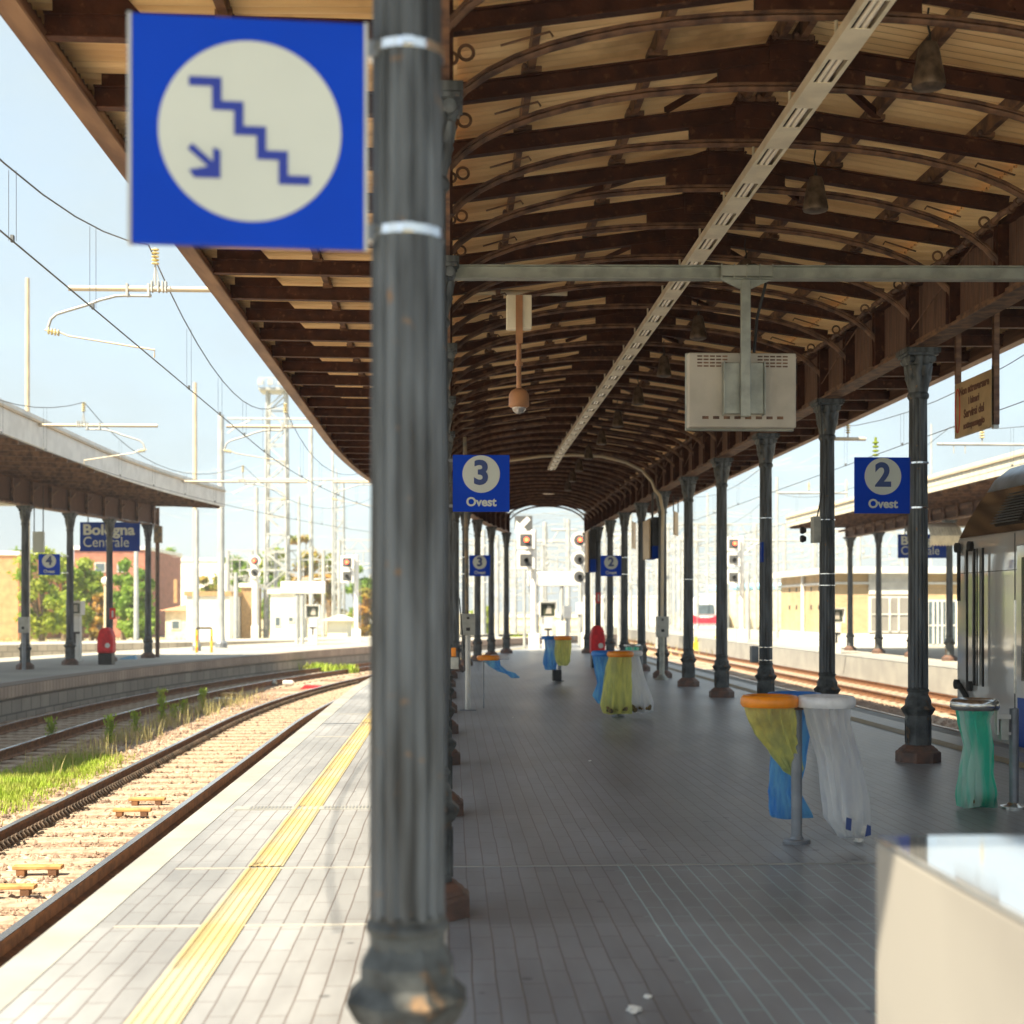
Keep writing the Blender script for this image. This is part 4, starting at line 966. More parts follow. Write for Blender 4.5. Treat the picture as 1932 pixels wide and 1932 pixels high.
# second stand
X, Y, _ = at(1166, 20.4, z=0)
t, o3 = bin_trio('second three-ring bin stand in mid platform, orange rim in front', X, Y, radians(272), ['orange_plastic', 'white_plastic', 'blue_plastic'], .97)
(ox, oy), (wx, wy), (bx_, by_) = o3
def lit(o, pts):
    x, y, z = pts[-3][:3]; rr = random.Random(4); mb = MB()
    for k in range(16): mb.ball((x + rr.uniform(-.15, .15), y - .06 + rr.uniform(-.08, .03), z + rr.uniform(-.01, .06)), rr.uniform(.015, .04), 5)
    obj('litter', mb, 'litter_mix', o, local=True)
bag('yellow translucent bag of the second bin stand with litter in its bottom', 'yellow_bag', [(ox, oy, .93, .16, .16), (ox - .02, oy, .7, .18, .16), (ox - .04, oy, .45, .20, .17), (ox - .06, oy, .22, .215, .17), (ox - .05, oy, .07, .20, .13)], 'bag_yellow', seed=6, amp=.12, extra=lit)
bag('blue bag of the second bin stand, hanging on its left', 'blue_bag', [(bx_ - .03, by_, .93, .15, .15), (bx_ - .01, by_, .7, .13, .12), (bx_ + .0, by_, .5, .10, .1), (bx_ - .03, by_, .3, .13, .1), (bx_ + .02, by_, .2, .12, .08)], 'bag_blue', seed=7)
bag('white translucent bag of the second bin stand, hanging on its right', 'white_bag', [(wx, wy, .93, .14, .14), (wx + .04, wy, .7, .15, .13), (wx + .11, wy, .4, .17, .14), (wx + .15, wy, .2, .19, .14), (wx + .17, wy, .06, .18, .1)], 'bag_white', seed=8, amp=.12, extra=lit)
# third stand
X, Y, _ = at(1056, 30.4, z=0)
t, o3 = bin_trio('third and farthest three-ring bin stand with a short black box at its foot', X, Y, radians(285), ['orange_plastic', 'white_plastic', 'blue_plastic'], .99)
obj('foot_box', MB().bx(X - .18, X + .02, Y - .3, Y - .1, .02, .26), 'black', t, bevel=.01)
(ox, oy), (wx, wy), (bx_, by_) = o3
bag('short yellow bag of the third bin stand', 'yellow_bag', [(ox, oy, .95, .16, .16), (ox, oy, .7, .17, .15), (ox, oy, .48, .15, .12), (ox, oy, .36, .1, .08)], 'bag_yellow', seed=9)
bag('short blue bag of the third bin stand', 'blue_bag', [(bx_, by_, .95, .13, .13), (bx_ + .02, by_, .7, .12, .11), (bx_, by_, .4, .14, .11), (bx_, by_, .26, .12, .08)], 'bag_blue', seed=10)
bag('short pale bag of the third bin stand', 'white_bag', [(wx, wy, .95, .13, .13), (wx - .05, wy, .7, .12, .11), (wx - .1, wy, .45, .1, .09)], 'bag_white', seed=11)
# meter post with box and a ring bin hooked on it, left
X, Y, _ = at(883, 21.7, z=0)
t = thing('box_post', 'slim white post carrying a grey electrical box beside the left columns', 'box post', (X, Y, 0))
obj('post', MB().tube([(X, Y, 0), (X, Y, 1.25)], .042, 20), 'white_paint', t, smooth=40); obj('base_plate', MB().bx(X - .13, X + .13, Y - .09, Y + .09, 0, .014), 'pole_grey', t)
b_ = obj('box', MB().bx(X - .125, X + .11, Y - .08, Y + .08, zz(1198, 21.7), zz(1158, 21.7)), 'box_grey', t, bevel=.01)
obj('latch', MB().bx(X - .03, X + .03, Y - .088, Y - .08, zz(1190, 21.7), zz(1184, 21.7)), 'black', b_)
obj('latch', MB().bx(X - .02, X + .02, Y - .088, Y - .08, zz(1168, 21.7), zz(1164, 21.7)), 'black', b_)
obj('conduit', MB().tube([(X - .02, Y, zz(1158, 21.7)), (X - .03, Y + .02, 3.0), (X - .05, Y + .1, 4.3)], .03, 10), 'column_tan', t, smooth=40)
RX, RY, _ = at(927, 21.9, z=0); rzv = zz(1241, 21.9)
t = thing('ring_bin', 'orange and cream ring bin holder on a thin arm near the left columns', 'bin', (RX, RY, rzv))
obj('rim', ring(MB(), RX - .05, RY, rzv, .17), 'orange_plastic', t, smooth=50); obj('rim', ring(MB(), RX + .13, RY + .16, rzv, .15), 'white_plastic', t, smooth=50)
obj('arm', MB().tube([(RX - .2, RY, rzv - .03), (X, Y, rzv - .03)], .016, 8).tube([(RX - .12, RY + .1, rzv), (RX - .12, RY + .1, .01)], .012, 8), 'pole_grey', t)
bag('blue bag blown almost level to the right from the ring bin', 'blue_bag', [(RX - .02, RY, rzv - .02, .13, .13), (RX + .06, RY, rzv - .13, .09, .09), (RX + .18, RY, rzv - .21, .07, .06), (RX + .30, RY, rzv - .25, .075, .06), (RX + .38, RY, rzv - .31, .07, .05)], 'bag_blue', seed=12)
# steel ring bin with green bag at right
X, Y, _ = at(1913, 11.06, z=0); CX2, CY2, _ = at(1839, 11.06, z=0)
t = thing('steel_ring_bin', 'stainless ring bin on a side post holding a green bag, right edge', 'bin', (X, Y, 0))
obj('pole', MB().tube([(X, Y, .0), (X, Y, .80)], .037, 24), 'pole_grey', t, smooth=40); obj('base_plate', MB().lathe([(.11, 0), (.11, .02), (.06, .03), (.04, .05)], 32, c=(X, Y, 0)), 'stainless', t, smooth=35)
obj('rim', ring(MB(), CX2, CY2, .832, .178, .085), 'stainless', t, smooth=50)
obj('arm', MB().bx(CX2 + .17, X, Y - .02, Y + .02, .715, .75).bx(CX2 + .17, X, Y - .02, Y + .02, .59, .61).bx(CX2 + .165, CX2 + .18, Y - .03, Y + .03, .6, .82), 'sign_edge', t)
obj('lock_box', MB().bx(CX2 + .19, CX2 + .25, Y - .05, Y + .03, .55, .72), 'box_grey', t, bevel=.006)
def gcont(o, pts):
    rr = random.Random(8); mb = MB()
    for k in range(30): mb.ball((pts[-1][0] + .04 + rr.uniform(-.09, .09), pts[-1][1] + rr.uniform(-.07, .05), .045 + rr.uniform(0, .06)), rr.uniform(.015, .035), 5)
    obj('litter', mb, 'litter_mix', o, local=True)
bag('translucent green bag hanging from the steel ring bin', 'green_bag', [(CX2, CY2, .79, .135, .135), (CX2 - .01, CY2, .70, .115, .11), (CX2 + .03, CY2, .50, .105, .10), (CX2 + .01, CY2, .30, .12, .10), (CX2 + .02, CY2, .12, .15, .11), (CX2 + .02, CY2, .02, .145, .09)], 'bag_green', seed=13, amp=.2, extra=gcont)
# pipe column box, small far bins, red hoods
X, Y, _ = at(1249, 31.0, z=0)
t = thing('box_post', 'white post with grey electrical box at the pipe clad right column', 'box post', (X, Y, 0))
obj('post', MB().tube([(X, Y, 0), (X, Y, 1.1)], .06, 16), 'galv', t, smooth=40); obj('base_plate', MB().lathe([(.17, 0), (.12, .05), (.06, .12)], 20, c=(X, Y, 0)), 'galv', t, smooth=40)
bb = obj('box', MB().bx(X - .13, X + .14, Y - .09, Y + .09, zz(1202, 31), zz(1163, 31)), 'box_grey', t, bevel=.01)
obj('latch', MB().bx(X - .03, X + .04, Y - .1, Y - .09, zz(1192, 31), zz(1187, 31)), 'black', bb)
obj('latch', MB().bx(X - .02, X + .02, Y - .1, Y - .09, zz(1171, 31), zz(1167, 31)), 'black', bb)
A = at(1249, 31.0, v=1163); 
pp = [at(1249, 31, v=1163), at(1250, 31, v=1000), at(1251, 31, v=965), at(1245, 31.2, v=935), at(1236, 31.3, v=925), at(1230, 31.3, v=908), at(1212, 31.3, v=888), at(1180, 31.3, v=872), at(1135, 31.3, v=861), at(1080, 31.3, v=858), at(1020, 31.3, v=861), at(940, 31.3, v=872)]
obj('conduit', MB().tube(pp, .035, 10), 'tube_tan', t, smooth=60)
def red_hood(label, u, vtop, vbot, d, w, name='red_hood', base=True):
    X, Y, Z1 = at(u, d, v=vtop); Z0 = zz(vbot, d); hw = w / FPX * d / 2
    t = thing(name, label, 'covered machine', (X, Y, 0))
    poly = [(X - hw, Z0), (X - hw * .95, Z0 + (Z1 - Z0) * .6), (X - hw * .75, Z1 - .09), (X - hw * .3, Z1), (X + hw * .3, Z1), (X + hw * .75, Z1 - .09), (X + hw * .95, Z0 + (Z1 - Z0) * .6), (X + hw, Z0)]
    obj('cloth_cover', MB().prism(poly, Y - .22, Y + .22), 'red_cloth', t, bevel=.05)
    obj('base', MB().bx(X - hw * .85, X + hw * .85, Y - .2, Y + .2, .0, Z0), 'black', t, bevel=.01)
    obj('white_mark', disc(MB(), X + hw * .35, Y - .225, Z0 + .22, .07), 'white_paint', t)
    return t, X, Y, Z0, hw
red_hood('bright red cloth hood over a machine behind the second bin stand', 1127, 1180, 1233, 37.5, 28)
X, Y, _ = at(1193, 33, z=0)
t = thing('steel_ring_bin', 'distant steel ring bin with a bit of green bag behind the second stand', 'bin', (X, Y, 0))
obj('rim', ring(MB(), X, Y, zz(1218, 33), .19, .06), 'stainless', t, smooth=50); obj('pole', MB().tube([(X + .22, Y, 0), (X + .22, Y, zz(1218, 33))], .035, 10), 'pole_grey', t)
bag('distant small green bag in the far steel ring bin', 'green_bag', [(X, Y, zz(1221, 33), .15, .15), (X, Y, .4, .13, .12), (X, Y, .12, .14, .1)], 'bag_green', seed=14)
# boxes and cabling on columns
def small(name, label, cat, u, v0, v1, d, w, m, dep=.08):
    X, Y, Z1 = at(u, d, v=v0); Z0 = zz(v1, d); hw = w / FPX * d / 2
    t = thing(name, label, cat, (X, Y, Z0)); o = obj('case', MB().bx(X - hw, X + hw, Y - dep, Y + dep, Z0, Z1), m, t, bevel=.008); return t, X, Y, Z0, Z1, hw
t, X, Y, Z0, Z1, hw = small('column_cabinet', 'grey alarm box strapped to the second right column', 'box', 1539, 975, 1024, 17.75, 14, 'box_grey')
obj('horn', MB().lathe([(.04, -.13), (.05, -.1), (.03, -.06)], 14, c=(X - hw - .02, Y, Z0 + .05), axis='x').lathe([(.04, -.13), (.05, -.1), (.03, -.06)], 14, c=(X - hw - .02, Y, Z0 + .16), axis='x'), 'black', t)
obj('cable', MB().tube([(X + .02, Y, Z1), (X + .08, Y, Z1 + .3), (X + .09, Y, 3.7), (X + .06, Y, 4.25)], .009, 6), 'black', t)
t, X, Y, Z0, Z1, hw = small('column_cabinet', 'small dark grey box low on the third right column', 'box', 1423, 1219, 1250, 21.2, 13, 'pole_grey')
t, X, Y, Z0, Z1, hw = small('column_cabinet', 'thin blue plate edge on at the left of the third right column', 'plate', 1437, 1023, 1061, 21.2, 4, 'sign_blue_dark')
t, X, Y, Z0, Z1, hw = small('column_cabinet', 'grey socket box with a looping cable low on the left columns', 'box', 858, 1240, 1262, 17.6, 15, 'box_grey')
obj('cable', MB().tube([(X + .06, Y - .05, Z0), (X + .1, Y - .05, Z0 - .04), (X + .13, Y - .05, Z0 - .01), (X + .12, Y - .05, Z0 + .15), (X + .06, Y, Z0 + .9)], .008, 6), 'black', t)
t, X, Y, Z0, Z1, hw = small('column_cabinet', 'small tan notice plate above the socket box on the left columns', 'plate', 856, 1222, 1239, 17.6, 9, 'orange_plastic', .02)
cb = MB()
for k, zs in ((1, (2.75, 2.05, 1.9)), (2, (3.0, 1.0, .8)), (4, (2.2,)), (0, ())):
    for z in zs: cb.lathe([(.098, -.008), (.106, -.006), (.106, .006), (.098, .008)], 28, c=(XR, Y0 + SP * (3 + k), z))
tag(obj('strap', cb, 'steel_band', smooth=40), 'thin steel straps around the right hand columns', 'strap')
# fire point signs
for (u, v0, v1, d, lb) in ((1129, 1118, 1138, 44, 'tiny red and white fire notice on a far right column'),):
    t, X, Y, Z0, Z1, hw = small('fire_notice', lb, 'sign', u, v0, v1, d, 9, 'sign_red', .01); obj('white_part', MB().bx(X - hw * .3, X + hw * .3, Y - .016, Y - .011, Z0 + .05, Z1 - .05), 'sign_white', t)
# counter in the foreground
XC, YC, ZC = 1.118, 3.60, 1.0
t = thing('counter', 'pale boxy counter with mirror-like steel top in the bottom right corner', 'counter', (XC + .7, 2.9, 0))
obj('body', MB().bx(XC, XC + 1.5, 2.15, YC, 0, ZC - .014), 'counter_side', t, bevel=.012)
obj('top', MB().bx(XC - .004, XC + 1.504, 2.146, YC + .004, ZC - .012, ZC), 'counter_top', t, bevel=.004)
# floor litter
rnd = random.Random(21)
for (u, v, s, lb) in ((1195, 1912, .028, 'crumpled white paper scrap on the paving near the bottom of the photo'), (1222, 1885, .016, 'tiny white scrap behind the crumpled paper at the bottom'), (1620, 1590, .03, 'white scrap on the floor below the long white bag'),
                      (968, 1355, .015, 'white fleck on the floor left of the second bin stand'), (1113, 1437, .014, 'white fleck on the floor in the middle')):
    u2 = u if v > 1880 else u
    d = EYE * FPX / (v - 1148); X, Y, _ = at(u2, d, z=0); mb = MB()
    mb.lathe([(.2 * s, 0), (s, .2 * s), (s * .9, .8 * s), (s * .3, s)], 9, c=(X, Y, .003), mod=lambda r, z, t_: r * (1 + .35 * sin(3 * t_ + z * 90)))
    tag(obj('paper_scrap', mb, 'paper'), lb, 'litter')

# ================================================================== TRAIN AT THE RIGHT PLATFORM
SX = 6.70
t = thing('passenger_train', 'silver passenger train nose at the right platform, reflecting buildings and canopy', 'train', (8.2, 10, -.4))
# side-nose outline in (y, z); body between SX and 9.74 with shoulders
def nose_y(z):
    if z < 2.42: return 18.02 - .10 * max(0, (.2 - z)) ** 1 * .5
    return 18.02 - .10 * (z - 2.42) - .15 * (z - 2.42) ** 2.0
secs = [(-.35, 0.10), (-.1, .03), (.25, 0), (1.2, 0), (2.0, 0), (2.46, .0), (2.52, .02)]
n_y = 26
def ys_at(z):
    e = nose_y(z); return [-6 + (e + 6) * k / n_y for k in range(n_y + 1)]
def side_rows(zx):
    return [[(SX + dx + .02 * sin(y * .9) * 0, y, z) for y in ys_at(z)] for z, dx in zx]
obj('side_panel', MB().grid(side_rows(secs)), 'train_side', t, smooth=60)
obj('shoulder_panel', MB().grid(side_rows([(2.524, .02), (2.75, .12), (3.0, .26), (3.12, .34)])), 'train_shoulder', t, smooth=60)
rf = [(3.124, .34), (3.28, .42), (3.43, .60), (3.52, .9), (3.57, 1.5)]
obj('roof', MB().grid(side_rows(rf) + [[(9.74 - dx, y, z) for y in ys_at(z)] for z, dx in rf[::-1]]), 'train_roof', t, smooth=60)
far = secs + [(2.75, .12), (3.0, .26), (3.12, .34)]
obj('far_side', MB().grid([[(9.74 - dx, y, z) for y in ys_at(z)] for z, dx in far]), 'train_white', t)
nf = []
for z, dx in far + rf[1:]:
    e = nose_y(z); xs = [SX + dx + (9.74 - SX - 2 * dx) * k / 12 for k in range(13)]
    nf.append([(x, e + .22 * sin(pi * k / 12) ** .7, z) for k, x in enumerate(xs)])
obj('nose', MB().grid(nf), 'train_white', t, smooth=60)
obj('underframe', MB().bx(SX + .2, 9.5, -6, 17.7, -.75, -.36).bx(SX + .1, SX + .35, 17.1, 17.9, -.7, -.2), 'black', t)
obj('skirt', MB().bx(SX + .06, SX + .12, -6, 17.6, -.42, -.34), 'train_blue', t)
ld = MB()
for k in range(11): ld.beam((SX + .050 + .0185 * k, 16.15, 2.66 + .036 * k), (SX + .050 + .0185 * k, 17.0 - .012 * k, 2.66 + .036 * k), .03, .014)
obj('louvre', ld, 'black', t)
obj('louvre_frame', MB().beam((SX + .10, 15.85, 2.63), (SX + .10, 17.1, 2.63), .012, .012).beam((SX + .33, 15.85, 3.09), (SX + .33, 16.95, 3.09), .012, .012).beam((SX + .10, 17.1, 2.63), (SX + .33, 16.95, 3.09), .012, .012), 'train_shoulder', t)
wp = MB()
for u, r in ((1822, .016), (1836, .018), (1841, .010), (1852, .016)):
    d = FPX * (SX - .05) / (u - 851) / 1.0; yy = (d - SX * sin(YAW)) / cos(YAW)
    wp.tube([(SX - .04, yy, .62), (SX - .04, yy, 2.36)], r, 8)
for yy in (17.95, 17.50): wp.lathe([(.02, -.04), (.065, -.025), (.065, .025), (.02, .04)], 18, c=(SX - .03, yy, 2.40), axis='x'); wp.lathe([(.02, -.04), (.065, -.025), (.065, .025), (.02, .04)], 18, c=(SX - .03, yy + .02, .60), axis='x')
wp.tube([(SX - .04, 17.85, .6), (SX - .04, 17.6, .45), (SX - .03, 17.6, .25)], .035, 8)
obj('wiper', wp, 'rubber', t, smooth=50)
obj('wiper_blade', MB().tube([(SX - .05, 17.84, 2.44), (SX - .05, 17.84, 1.70)], .024, 10), 'rubber', t)
dr_ = obj('door', MB().bx(SX - .012, SX + .01, 14.6, 16.08, -.1, 2.35), 'train_side', t, bevel=.02)
obj('blue_stripe', MB().bx(SX - .018, SX - .0125, 14.65, 16.04, -.08, .55), 'train_blue', dr_)
obj('blue_stripe', MB().bx(SX - .006, SX + .004, -6, 14.55, -.1, .55), 'train_blue', t)
obj('door_window', MB().bx(SX - .02, SX - .01, 14.75, 15.92, .75, 2.2), 'glass_dark', dr_)
obj('handrail', MB().tube([(SX - .06, 16.0, .6), (SX - .06, 16.0, 1.7)], .015, 8), 'stainless', dr_)
obj('window', MB().bx(SX - .008, SX + .01, 9.5, 13.9, 1.0, 1.95), 'glass_dark', t, bevel=.02)
sm_ = MB().beam((SX - .004, -6, 2.06), (SX - .004, 18.0, 2.06), .006, .01).beam((SX - .004, 16.15, -.1), (SX - .004, 16.15, 2.5), .006, .012, up=(0, 1, 0))
obj('panel_seam', sm_, 'black', t)
ro = MB().prism([(17.6, 3.45), (16.9, 3.80), (15.9, 3.80), (15.9, 3.45)], SX + .85, SX + 2.2, 'yz').tube([(SX + .75, 17.3, 3.4), (SX + .75, 17.3, 3.78)], .035, 8)
ro.bx(SX + .8, SX + 2.3, 10, 15.9, 3.45, 3.75)
obj('roof_equipment', ro, 'train_roof', t)
obj('coupling_hose', MB().tube([(SX + .3, 17.5, -.3), (SX + .02, 17.4, -.5), (SX + .05, 17.0, -.62), (SX + .3, 16.7, -.5)], .05, 8).bx(SX + .0, SX + .2, 16.6, 17.0, -.55, -.3), 'black', t)
# ================================================================== OTHER CANOPIES
def side_canopy(label, colX, eave, yends, face_eave, cols, ztop, zbot, back, gz=(4.32, 4.98), end_trim=True, rowlabel=None):
    """simple canopy of the neighbouring platforms: columns, girder band with struts, roof and pale fascia"""
    y0, y1 = yends
    t = thing('side_canopy', label, 'canopy', (colX(y1), y1, 0))
    for y in cols: cp_col(first, t, (colX(y) - colX(y1), y - y1, 0))
    for f in cols:
        pass
    ys = [y0 + (y1 - y0) * k / 40 for k in range(41)]
    fm = MB(); rm = MB(); tm = MB(); gm = MB(); gf = MB()
    sg = 1 if face_eave(ys[0]) > colX(ys[0]) else -1
    for a, b in zip(ys[:-1], ys[1:]):
        fm.beam((face_eave(a), a, (ztop + zbot) / 2), (face_eave(b), b, (ztop + zbot) / 2), .05, ztop - zbot)
        tm.beam((face_eave(a) + sg * .04, a, ztop - .12), (face_eave(b) + sg * .04, b, ztop - .12), .05, .05)
        gf.beam((colX(a), a, gz[0]), (colX(b), b, gz[0]), .24, .05)
        gm.beam((colX(a), a, (gz[0] + gz[1]) / 2 + .02), (colX(b), b, (gz[0] + gz[1]) / 2 + .02), .05, gz[1] - gz[0] - .06)
        rm.add([(face_eave(a), a, zbot + .06), (colX(a), a, gz[1] + .12), (back(a), a, gz[1] + .2), (face_eave(b), b, zbot + .06), (colX(b), b, gz[1] + .12), (back(b), b, gz[1] + .2)], [(0, 1, 4, 3), (1, 2, 5, 4)])
        rm.add([(face_eave(a), a, ztop), (back(a), a, ztop + .05), (face_eave(b), b, ztop), (back(b), b, ztop + .05)], [(0, 1, 3, 2)])
    obj('fascia', fm, 'white_paint' if sg > 0 else 'awning', t); obj('fascia_trim', tm, 'mast_tan', t); obj('girder_flange', gf, 'canopy_steel_warm', t)
    obj('girder_panel', gm, 'band_plank', t); obj('roof_soffit', rm, 'soffit_brown', t)
    obj('end_fascia', MB().bx(min(face_eave(y1), back(y1)), max(face_eave(y1), back(y1)), y1 - .03, y1 + .03, zbot, ztop), 'white_paint', t)
    y = y1 - .3
    while y > y0:
        ra = MB(); st_ = MB()
        ra.beam((face_eave(y) - sg * .05, y, zbot - .02), (colX(y), y, gz[1] + .02), .07, .12)
        ra.beam((colX(y), y, gz[1] + .02), (back(y), y, gz[1] + .1), .06, .12)
        for s in (-1, 1): st_.bx(colX(y) + s * .08 - .035, colX(y) + s * .08 + .035, y - .05, y + .05, gz[0] + .02, gz[1] - .02)
        st_.beam((colX(y) + .1, y, gz[0] + .35), (colX(y) + .1, y + .55, gz[1] - .1), .03, .05); st_.beam((colX(y) - .1, y + .12, gz[1] - .14), (colX(y) - .1, y + .9, gz[1] - .14), .06, .09)
        y -= SP / 3
        obj('rafter', ra, 'canopy_steel_warm', t); obj('girder_strut', st_, 'canopy_steel_warm', t)
    return t
C4 = lambda y: -11.97 + offs(y, 184, 25)
c4 = [45.1, 42.35, 39.7, 36.9, 34.1, 31.3]
side_canopy('canopy on the left platform with pale curved fascia and brown girder', C4, lambda y: -8.52 + offs(y, 144, 33), (16, 45.6), lambda y: -8.52 + offs(y, 144, 33), c4, 5.56, 4.93, lambda y: C4(y) - 5.2)
C1 = lambda y: 15.2
side_canopy('canopy on the right platform behind the platform 2 sign', C1, lambda y: 12.9, (22, 52.6), lambda y: 12.9, [52.05 - 3.5 * k for k in range(8)], 5.19, 4.72, lambda y: 20.5, gz=(4.32, 4.74))

# signs on the left platform
def big_station_sign(label, u0, u1, v0, v1, d, txt=('Bologna', 'Centrale')):
    X0, Y_, Z1 = at(u0, d, v=v0); X1, Y2_, Z0 = at(u1, d, v=v1); cx_ = (X0 + X1) / 2; w = X1 - X0; hh = Z1 - Z0; cz = (Z0 + Z1) / 2
    t = thing('station_sign', label, 'sign', (cx_, Y_, cz))
    obj('panel', MB().bx(X0, X1, Y_ - .03, Y_ + .03, Z0, Z1), 'sign_blue_dark', t, bevel=.01)
    m1 = text_mb(txt[0], hh * .50, X0 + w * .06, Y_ - .034, cz + hh * .22, bold=hh * .016, align='LEFT'); m2 = text_mb(txt[1], hh * .50, X0 + w * .06, Y_ - .034, cz - hh * .20, bold=0, align='LEFT')
    for m_ in (m1, m2):                                  # fit the width of the board
        xs = [p[0] for p in m_.v]; s = w * (.86 if m_ is m1 else .76) / (max(xs) - min(xs)); x_ = min(xs); m_.v = [((p[0] - x_) * s + X0 + w * .06, p[1], p[2]) for p in m_.v]
    obj('town_name', m1, 'sign_white', t); obj('station_name', m2, 'sign_white', t)
    obj('rod', MB().tube([(X0 + .25, Y_, Z1), (X0 + .25, Y_, 4.95)], .02, 6).tube([(X1 - .25, Y_, Z1), (X1 - .25, Y_, 4.95)], .02, 6), 'black', t)
    return t
big_station_sign('wide blue Bologna Centrale station name board under the left canopy', 151, 263, 985, 1040, 43.6)
big_station_sign('blue station name board half hidden by the right column and awning', 1694, 1790, 1008, 1053, 47.0)
platform_sign('small blue platform 4 sign on a left platform column', *(lambda p: (p[0], p[1], p[2]))(at(93, 38.6, v=1065)), .585, '4', 'Ovest', side=1, col_dx=.42)
t, X, Y, Z0, Z1, hw = small('clock_box', 'pale square hanging box under the left canopy', 'sign', 73, 1003, 1042, 37, 21, 'sign_white', .05)
obj('rod', MB().tube([(X - hw * .8, Y, Z1), (X - hw * .8, Y, 4.9)], .015, 6).tube([(X + hw * .8, Y, Z1), (X + hw * .8, Y, 4.9)], .015, 6), 'black', t)
# posts beside the last column
X, Y, _ = at(297, 45.3, z=0)
t = thing('downpipe', 'slim dark pipe beside the last column of the left canopy', 'pipe', (X, Y, 0)); obj('pipe', MB().tube([(X, Y, 0), (X, Y, 4.9)], .07, 12), 'column_foot', t); obj('bracket_box', MB().bx(X - .1, X + .15, Y - .1, Y + .1, 3.75, 4.3), 'column_tan', t)
t, X, Y, Z0, Z1, hw = small('meter_box', 'grey meter box on a thin post beside the first left platform column', 'box', 45, 1164, 1194, 36, 19, 'box_grey'); obj('post', MB().tube([(X, Y, 0), (X, Y, Z0)], .05, 10), 'pole_grey', t)
obj('mark', disc(MB(), X, Y - .085, Z0 + .13, .04, 12), 'black', t)
red_hood('red cloth hood over a machine on the left platform', 201, 1184, 1232, 39.5, 30)
X, Y, _ = at(243, 43.5, z=0); tag(obj('paper_pile', MB().prism([(X - .35, 0), (X + .25, 0), (X + .2, .12), (X, .1)], Y - .1, Y + .1), 'haze_blue'), 'pale blue sheet lying on the left platform by the red hood', 'litter')
t, X, Y, Z0, Z1, hw = small('fire_notice', 'small red and white fire notice on a left platform column', 'sign', 212.5, 1147, 1168, 41, 11, 'sign_red', .01); obj('white_part', MB().bx(X - hw * .3, X + hw * .3, Y - .016, Y - .011, Z0 + .05, Z1 - .08), 'sign_white', t)

def totem(label, u, vtop, d, w=30, tz=True):
    """platform-end monitor for drivers: hooded screen on a pale cabinet with a black T"""
    X, Y, _ = at(u, d, z=0); s = 1.0; hw = w / FPX * d / 2; ztop = zz(vtop, d)
    t = thing('monitor_totem', label, 'monitor post', (X, Y, 0), 'monitor cabinets marked T')
    fr = MB(); h = 2 * hw * .95
    fr.bx(X - hw, X + hw, Y, Y + .35, ztop - h, ztop)
    obj('housing', fr, 'white_paint', t, bevel=.02)
    obj('hood', MB().bx(X - hw, X + hw, Y - .14, Y - .001, ztop - .03, ztop).bx(X - hw, X - hw + .03, Y - .14, Y - .001, ztop - h, ztop - .031).bx(X + hw - .03, X + hw, Y - .14, Y - .001, ztop - h, ztop - .031), 'white_paint', t)
    sc = obj('screen', MB().bx(X - hw * .78, X + hw * .78, Y - .012, Y - .002, ztop - h * .88, ztop - h * .14), 'lens_dark', t)
    obj('reflection_plate', MB().prism([(X - hw * .3, ztop - h * .75), (X + hw * .4, ztop - h * .75), (X + hw * .35, ztop - h * .3), (X - hw * .05, ztop - h * .25)], Y - .016, Y - .0135), 'monitor_shell', sc)
    obj('cabinet', MB().bx(X - hw * .62, X + hw * .62, Y, Y + .3, 0, ztop - h - .002), 'white_paint', t, bevel=.02)
    tm_ = text_mb('T', .5, X, Y - .004, (ztop - h) * .50, bold=.01); obj('letter', tm_, 'black', t)
    return t
totem('monitor cabinet marked T at the far centre beyond the bins', 1034, 1135, 54, 32)
totem('monitor cabinet marked T on the far end of the left platform', 590, 1141, 61, 27)
totem('monitor cabinet marked T in front of the yellow building', 1578, 1147, 49, 30)
totem('brown shaded monitor cabinet marked T under the left canopy', 141, 1134, 41.5, 28)

# hoop barrier
Xa, Ya, _ = at(371, 50, z=0); Xb, Yb, _ = at(399, 50, z=0)
t = thing('hoop_barrier', 'yellow and black striped hoop barrier at the left platform end', 'barrier', (Xa, Ya, 0))
bh = zz(1185, 50)
for X in (Xa, Xb):
    for k in range(4): obj('stripe', MB().tube([(X, Ya, bh * k / 4 * .93), (X, Ya, bh * (k + 1) / 4 * .93)], .045, 10), 'yellow_paint' if k % 2 else 'orange_plastic', t)
obj('top_rail', MB().tube([(Xa, Ya, bh * .93), (Xa + .03, Ya, bh), (Xb - .03, Ya, bh), (Xb, Ya, bh * .93)], .045, 10), 'hoop_dark', t)

